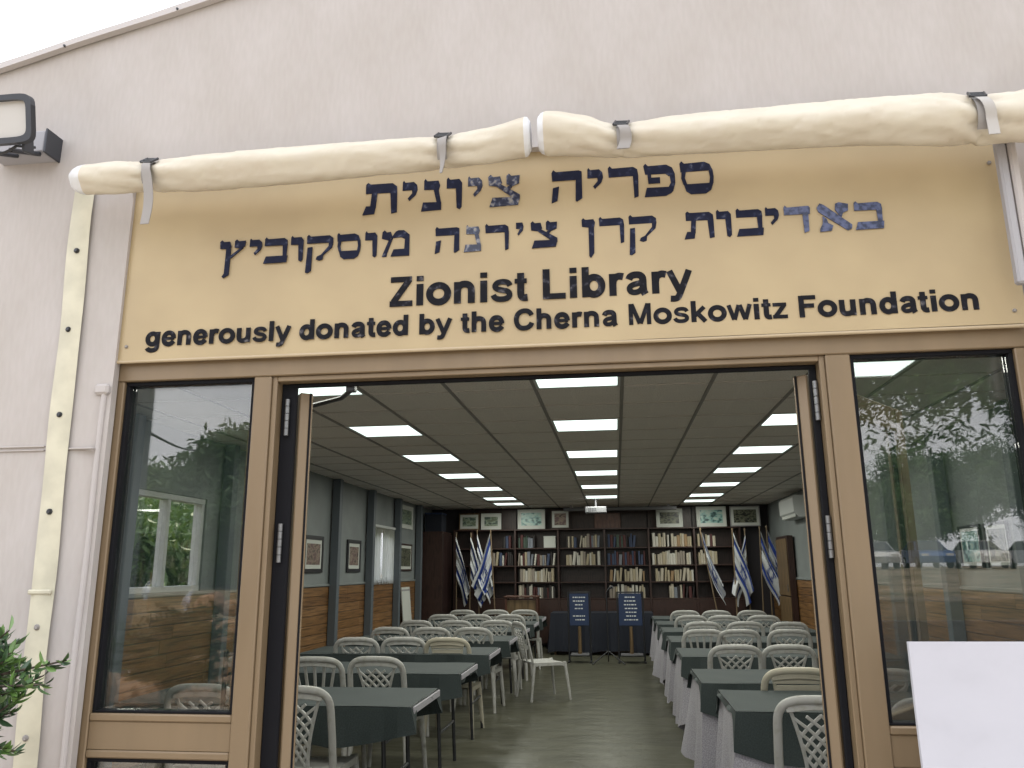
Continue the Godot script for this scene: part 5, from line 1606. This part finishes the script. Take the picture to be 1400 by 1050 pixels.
	for y in [[0.06, 1.0], [1.02, 1.98]]: box("door", Vector3(-0.118, y[0], -0.47), Vector3(-0.1005, y[1], 0.42), "tan_wood", rc, 0.004)
	st = nst(); bx(st, Vector3(-0.125, 1.15, 0.34), Vector3(0.014, 0.12, 0.014), 0.003); obj("handle", st, "steel", rc)

func wall_things():
	# left wall pictures
	var L := [[-7.45, 1.70, 0.66, 0.46, "black_plastic", "print3", "thick black framed picture nearest the door on the left wall"], [-9.05, 1.70, 0.60, 0.46, "black_plastic", "print3", "thick black framed picture beside the blinds on the left wall"], [-11.95, 1.72, 0.92, 0.48, "dark_wood1", "print2", "dark framed picture past the blinds on the left wall"], [-12.0, 2.44, 0.85, 0.42, "mat_pale", "print0", "pale framed picture high up near the tall cupboard"], [-6.0, 1.72, 0.6, 0.5, "black_plastic", "print2", "black framed picture on the left wall between the nearest window and the middle posts"]]
	for p in L:
		picture("framed_picture", p[6], Vector3(WL + 0.016, p[1], p[0]), p[2], p[3], p[4], p[5], Vector3(1, 0, 0), 0.0, 0.05, 0.05 if p[4] == "black_plastic" else 0.03)
	var R := [[-4.98, 1.66, 0.42, 0.36, "black_plastic", "print1", "black framed picture on the right wall beside the grey post, farther of two"], [-4.48, 1.66, 0.40, 0.36, "black_plastic", "print2", "black framed picture on the right wall beside the grey post, nearer of two"], [-10.55, 1.65, 0.6, 0.62, "mat_pale", "print1", "pale green poster on the right wall below the air conditioner"]]
	for p in R:
		picture("framed_picture", p[6], Vector3(WR - 0.016, p[1], p[0]), p[2], p[3], p[4], p[5], Vector3(-1, 0, 0), 0.0, 0.03, 0.022)
	# blinds in the far left window
	var b := thing("vertical_blinds", "white vertical blinds in the far window of the left wall", "blinds", Vector3(WL + 0.055, 0, -10.45))
	box("headrail", Vector3(-0.02, 2.165, -0.62), Vector3(0.02, 2.205, 0.62), "plastic_white", b, 0.004)
	for k in 12:
		var st := nst()
		bx(st, Vector3.ZERO, Vector3(0.002, 0.89, 0.089), 0.0, Transform3D(Basis(Vector3.UP, 0.55 + rng.randf_range(-0.15, 0.15)), Vector3(0, 1.718, -0.56 + k * 0.1)))
		obj("slat", st, "blind_cloth", b)
	# air conditioner on the right wall
	var a := thing("air_conditioner", "white wall air conditioner high on the right wall", "air conditioner", Vector3(WR - 0.005, 2.44, -11.2))
	var st := nst()
	prism(st, PackedVector2Array([Vector2(0, -0.17), Vector2(0.16, -0.17), Vector2(0.235, -0.09), Vector2(0.24, 0.13), Vector2(0.21, 0.17), Vector2(0, 0.17)]), -0.55, 0.55, Transform3D(Basis(Vector3(-1, 0, 0), Vector3.UP, Vector3(0, 0, -1)), Vector3.ZERO), true)
	obj("body", st, "plastic_white", a)
	st = nst(); bx(st, Vector3(-0.205, -0.132, 0), Vector3(0.012, 0.07, 1.0), 0.003, Transform3D(Basis.IDENTITY, Vector3.ZERO)); obj("flap", st, "mat_pale", a)
	# board leaning on the left wall
	var lb := thing("leaning_board", "pale board leaning upright against the left wall before the tall cupboard", "board", Vector3(WL + 0.14, 0, -11.75))
	st = nst()
	bx(st, Vector3(0, 0.6, 0), Vector3(0.02, 1.2, 0.55), 0.003, Transform3D(Basis(Vector3(0, 0, 1), 0.09), Vector3(0.05, 0.003, 0)))
	obj("sheet", st, "mat_pale", lb)
	st = nst()
	for y in [0.05, 1.15]: bx(st, Vector3(0.0125, y, 0), Vector3(0.004, 0.03, 0.55), 0.001, Transform3D(Basis(Vector3(0, 0, 1), 0.09), Vector3(0.05, 0.003, 0)))
	obj("edge", st, "box_grey", lb)

# ------------------------------------------------------------------ things across the yard, mirrored in the panes
func tree(called: String, label: String, at: Vector3, h: float, crown_r: float, crown_y: float, n: int, leafm: String, seed_: int, group: String, squash := 0.8, leaf := 0.16):
	var t := thing(called, label, "tree", at, 0.0, group)
	var r := RandomNumberGenerator.new(); r.seed = seed_
	var st := nst()
	var lean := Vector3(r.randf_range(-0.3, 0.3), 0, r.randf_range(-0.3, 0.3))
	var top := Vector3(0, h * 0.8, 0) + lean
	tube(st, [Vector3(0, -0.1, 0), Vector3(0, h * 0.2, 0) + lean * 0.2, Vector3(0, h * 0.5, 0) + lean * 0.7, top], [0.045 * h * 0.6, 0.036 * h * 0.6, 0.024 * h * 0.6, 0.05], 9)
	var tips := []
	for k in 26:
		var s := Vector3(0, h * r.randf_range(0.3, 0.72), 0) + lean * 0.6
		var d := Vector3(r.randfn(), r.randfn() * 0.7 + 0.35, r.randfn()).normalized()
		var e := Vector3(0, crown_y, 0) + lean + d * Vector3(crown_r, crown_r * squash, crown_r) * r.randf_range(0.55, 1.0)
		tube(st, [s, s.lerp(e, 0.5) + Vector3(0, 0.15, 0), e], [0.05, 0.03, 0.012], 5, false)
		tips.append(e)
	obj("trunk", st, "bark", t)
	var mm := MultiMesh.new()
	mm.transform_format = MultiMesh.TRANSFORM_3D
	mm.mesh = spray(leaf, leafm)
	mm.instance_count = n
	for i in n:
		var c: Vector3 = tips[r.randi_range(0, tips.size() - 1)]
		var p := c + Vector3(r.randfn(), r.randfn() * 0.8, r.randfn()) * crown_r * 0.17
		var b := Basis.from_euler(Vector3(r.randf() * TAU, r.randf() * TAU, r.randf() * TAU)).scaled(Vector3.ONE * r.randf_range(0.6, 1.3))
		mm.set_instance_transform(i, Transform3D(b, p))
	var o := MultiMeshInstance3D.new()
	o.name = "crown"
	o.multimesh = mm
	o.set_meta("kind", "stuff")
	t.add_child(o)

var sprays := {}
func spray(l: float, m: String) -> ArrayMesh:
	var key := "%s%f" % [m, l]
	if sprays.has(key): return sprays[key]
	var st := nst()
	var one := leaf_mesh(l, l * 0.34, null)
	var r := RandomNumberGenerator.new(); r.seed = 4
	for k in 9:
		var b := Basis.from_euler(Vector3(r.randf_range(-0.6, 0.6), TAU * k / 9 + r.randf(), r.randf_range(-0.7, 0.7)))
		st.append_from(one, 0, Transform3D(b, Vector3(r.randfn(), r.randfn(), r.randfn()) * l * 0.5))
	st.set_material(M[m])
	sprays[key] = st.commit()
	return sprays[key]

func outside_things():
	# trees behind the yard (mirrored in both side panes) and along the left wall (seen through the window)
	var T1 := [[-17.8, 22.0, 4.4, 1.9], [-15.3, 22.3, 4.0, 1.7], [-13.4, 23.0, 3.7, 1.6], [-11.6, 21.5, 5.2, 2.0], [-21.5, 20.0, 4.8, 2.2], [-8.0, 24.0, 6.0, 2.4], [17.0, 52.0, 8.0, 3.9], [23.5, 53.0, 9.0, 4.2], [1.0, 30.0, 7.0, 3.0]]
	for i in T1.size():
		var q: Array = T1[i]
		tree("yard_tree", "broad green tree across the yard, %s of those mirrored in the panes" % ordinal(i), Vector3(q[0], ground_h(q[0], q[1]), q[1]), q[2], q[3], q[2] * (0.56 if q[1] < 40.0 else 0.45), 2200 if q[1] < 40.0 else 3000, "leaf%d" % (i % 4), 100 + i, "trees across the yard", 0.85, 0.26)
	tree("near_tree", "large tree with fine leaves near the building, mirrored in the right pane", Vector3(7.0, ground_h(7.0, 9.8), 9.8), 7.4, 3.5, 4.9, 6500, "leaf2", 77, "", 0.75, 0.13)
	tree("far_tree", "wide tree at the right end behind the parked cars", Vector3(30.5, 1.7, 52.0), 9.5, 4.4, 4.2, 3000, "leaf3", 131, "", 0.95, 0.26)
	tree("far_tree", "wide tree at the left end behind the parked cars", Vector3(10.5, 1.7, 53.0), 9.0, 4.2, 4.0, 3000, "leaf0", 132, "", 0.95, 0.26)
	tree("near_tree", "tree whose hanging twigs are mirrored at the top of the left pane", Vector3(-3.9, ground_h(-3.9, 8.6), 8.6), 6.2, 1.35, 5.2, 700, "leaf1", 78, "", 0.5, 0.12)
	for i in 4:
		tree("side_tree", "dense tree outside the left wall windows, %s from the front" % ordinal(i), Vector3(-9.5 - (i % 2), -0.07, -1.0 - 4.2 * i), 5.0, 2.4, 2.0, 2600, "leaf%d" % (i % 4), 120 + i, "trees along the left wall", 0.9, 0.24)
	for i in 3:
		tree("side_bush", "low dense bush outside the nearest left window, %s from the front" % ordinal(i), Vector3(-7.4 - 0.2 * i, -0.07, -8.4 - 2.3 * i), 2.8, 1.6, 1.35, 2600, "leaf%d" % ((i + 1) % 4), 140 + i, "bushes along the left wall", 0.85, 0.15)
	var under := [[-19.3, 24.5], [-16.4, 25.0], [-14.3, 24.4], [-12.6, 24.0], [-10.2, 23.4], [-7.4, 25.0]]
	for i in under.size():
		var q: Array = under[i]
		tree("yard_bush", "rounded bush filling the tree line across the yard, %s from the left" % ordinal(i), Vector3(q[0], ground_h(q[0], q[1]), q[1]), 2.6, 1.75, 1.2, 1800, "leaf%d" % ((i + 2) % 4), 160 + i, "bushes across the yard", 0.9, 0.22)
	# utility pole and wire
	var p := thing("utility_pole", "thick grey pole with a wire, mirrored at the left of the left pane", "pole", Vector3(-6.56, -0.07, 7.6))
	var st := nst(); tube(st, [Vector3(0, -0.2, 0), Vector3(0.05, 4.4, 0), Vector3(0.05, 7.5, 0)], [0.20, 0.17, 0.14], 12); obj("pole", st, "post_grey", p)
	st = nst()
	var pts := []
	for k in 17:
		var f := k / 16.0
		pts.append(Vector3(0.2, 3.45, 0).lerp(Vector3(-6.9, 5.5, 14.4), f) + Vector3(0, -0.12 * sin(f * PI), 0))
	tube(st, pts, [0.022], 5)
	obj("wire", st, "black_plastic", p)
	# heap of limestone boulders
	var r := RandomNumberGenerator.new(); r.seed = 15
	var rocks := []
	for k in 3:
		var n := FastNoiseLite.new(); n.seed = 200 + k; n.frequency = 0.9; n.fractal_octaves = 3
		st = nst()
		var g := []
		for i in 13:
			var row := []
			var th := PI * i / 12.0
			for j in 21:
				var ph := TAU * j / 20.0
				var d := Vector3(sin(th) * cos(ph), cos(th), sin(th) * sin(ph))
				var e := Vector3(signf(d.x) * pow(absf(d.x), 0.7), signf(d.y) * pow(absf(d.y), 0.7), signf(d.z) * pow(absf(d.z), 0.7))
				row.append(e * (0.5 + 0.16 * n.get_noise_3dv(d * 1.6)) * Vector3(1.0, 0.62, 0.8))
			g.append(row)
		for i in 12:
			for j in 20:
				var c: Vector3 = (g[i][j] + g[i + 1][j + 1]) * 0.5
				var nn := c.normalized()
				smooth_quad(st, [g[i][j], g[i][j + 1], g[i + 1][j + 1], g[i + 1][j]], [g[i][j].normalized(), g[i][j + 1].normalized(), g[i + 1][j + 1].normalized(), g[i + 1][j].normalized()])
		rocks.append(st.commit())
	for k in 44:
		var lay := k / 12
		var s := r.randf_range(0.45, 0.8) * (1.0 - 0.10 * lay)
		var o := inst("boulder", rocks[k % 3], "rock%d" % r.randi_range(0, 2), self)
		o.position = Vector3(-6.0 + (k % 12) * 0.36 + r.randf_range(-0.1, 0.1) + lay * 0.2, -0.05 + s * 0.27 + lay * 0.33, 6.9 + lay * 0.26 + r.randf_range(-0.15, 0.15))
		o.scale = Vector3.ONE * s
		o.rotation = Vector3(r.randf_range(-0.25, 0.25), r.randf() * TAU, r.randf_range(-0.2, 0.2))
		tag(o, "rough limestone boulder in the heap mirrored in the left pane", "boulder", "boulders in the heap")
	# two small flags on sticks in the heap
	for k in 2:
		var f := thing("stick_flag", ["larger small blue and white flag on a stick above the boulders", "smaller blue and white flag on a stick beside the larger one"][k], "flag", Vector3([-5.50, -4.98][k], 0.20, 6.55), 0.0, "small flags in the boulders")
		st = nst(); tube(st, [Vector3(0, -0.3, 0), Vector3(0.03, 1.3 - 0.12 * k, 0)], [0.008], 6); obj("stick", st, "wood_post", f)
		var g := []; var cols := []
		for i in 9:
			var row := []; var cr := []
			for j in 9:
				var tt := i / 8.0; var s := j / 8.0
				row.append(Vector3(0.03 - 0.11 * s * (1.0 - 0.4 * tt), 1.28 - 0.12 * k - 0.22 * tt - 0.24 * s * (1.0 - 0.6 * tt), 0.03 * sin(s * 6.0 + tt * 4.0)))
				cr.append(Color(0.012, 0.04, 0.24) if (i == 2 or i == 7 or (i in [4, 5] and j in [3, 5])) else Color(0.66, 0.68, 0.7))
			g.append(row); cols.append(cr)
		coloured(f, "cloth", g, cols)
	# parked cars on the raised yard
	var spots := [[14.2, 44.5, "car_silver", "silver car parked across the yard, leftmost as mirrored"], [16.8, 44.2, "car_blue", "blue car parked across the yard beside the silver one"], [19.4, 44.0, "car_white", "white car parked across the yard beside the blue one"], [22.2, 43.8, "car_silver", "silver car parked at the end of the row across the yard"]]
	for q in spots: car(Vector3(q[0], 0, q[1]), q[2], q[3])

func car(at: Vector3, paint: String, label: String):
	at.y = ground_h(at.x, at.z) + 0.03
	var c := thing("parked_car", label, "car", at, -PI / 2 + 0.1, "cars parked across the yard")
	var st := nst()
	var body := PackedVector2Array([Vector2(-2.05, 0.3), Vector2(-2.1, 0.62), Vector2(-1.95, 0.86), Vector2(-0.95, 0.95), Vector2(1.5, 0.98), Vector2(2.0, 0.9), Vector2(2.08, 0.55), Vector2(2.0, 0.28)])
	prism(st, body, -0.84, 0.84, Transform3D.IDENTITY, true)
	obj("body", st, paint, c)
	st = nst()
	for z in 2:
		var zz := 0.72 - 0.1 * z
	var a := [Vector3(-0.95, 0.95, 0.78), Vector3(-0.2, 1.42, 0.6), Vector3(1.0, 1.43, 0.6), Vector3(1.7, 0.97, 0.78)]
	var roof := nst()
	quad(roof, a[1], a[2], Vector3(a[2].x, a[2].y, -0.6), Vector3(a[1].x, a[1].y, -0.6), Vector3.UP)
	bx(roof, Vector3(0.4, 1.435, 0), Vector3(1.2, 0.02, 1.18), 0.008)
	for s: float in [-1.0, 1.0]:
		for k in 3:
			var u: Vector3 = a[k]; var v: Vector3 = a[k + 1]
			tube(roof, [Vector3(u.x, u.y, u.z * s), Vector3(v.x, v.y, v.z * s)], [0.03], 6)
	obj("roof", roof, paint, c)
	st = nst()
	quad(st, a[0], a[1], Vector3(a[1].x, a[1].y, -0.6), Vector3(a[0].x, a[0].y, -0.78), Vector3(-0.5, 0.8, 0).normalized())
	obj("windscreen", st, "car_glass", c)
	st = nst()
	quad(st, a[2], a[3], Vector3(a[3].x, a[3].y, -0.78), Vector3(a[2].x, a[2].y, -0.6), Vector3(0.5, 0.8, 0).normalized())
	obj("rear_window", st, "car_glass", c)
	for s: float in [-1.0, 1.0]:
		st = nst()
		quad(st, a[0] * Vector3(1, 1, s), a[1] * Vector3(1, 1, s), a[2] * Vector3(1, 1, s), a[3] * Vector3(1, 1, s), Vector3(0, 0.25, s).normalized())
		obj("side_window", st, "car_glass", c)
		st = nst(); bx(st, Vector3(-2.06, 0.68, s * 0.6), Vector3(0.06, 0.14, 0.36), 0.02); obj("headlight", st, "lamp_glass", c)
		for x in [-1.3, 1.3]:
			st = nst(); tube(st, [Vector3(x, 0.31, s * 0.66), Vector3(x, 0.31, s * 0.86)], [0.31], 20); var w := obj("wheel", st, "tyre", c)
			st = nst(); tube(st, [Vector3(x, 0.31, s * 0.861), Vector3(x, 0.31, s * 0.872)], [0.19], 16); obj("rim", st, "car_silver", w)
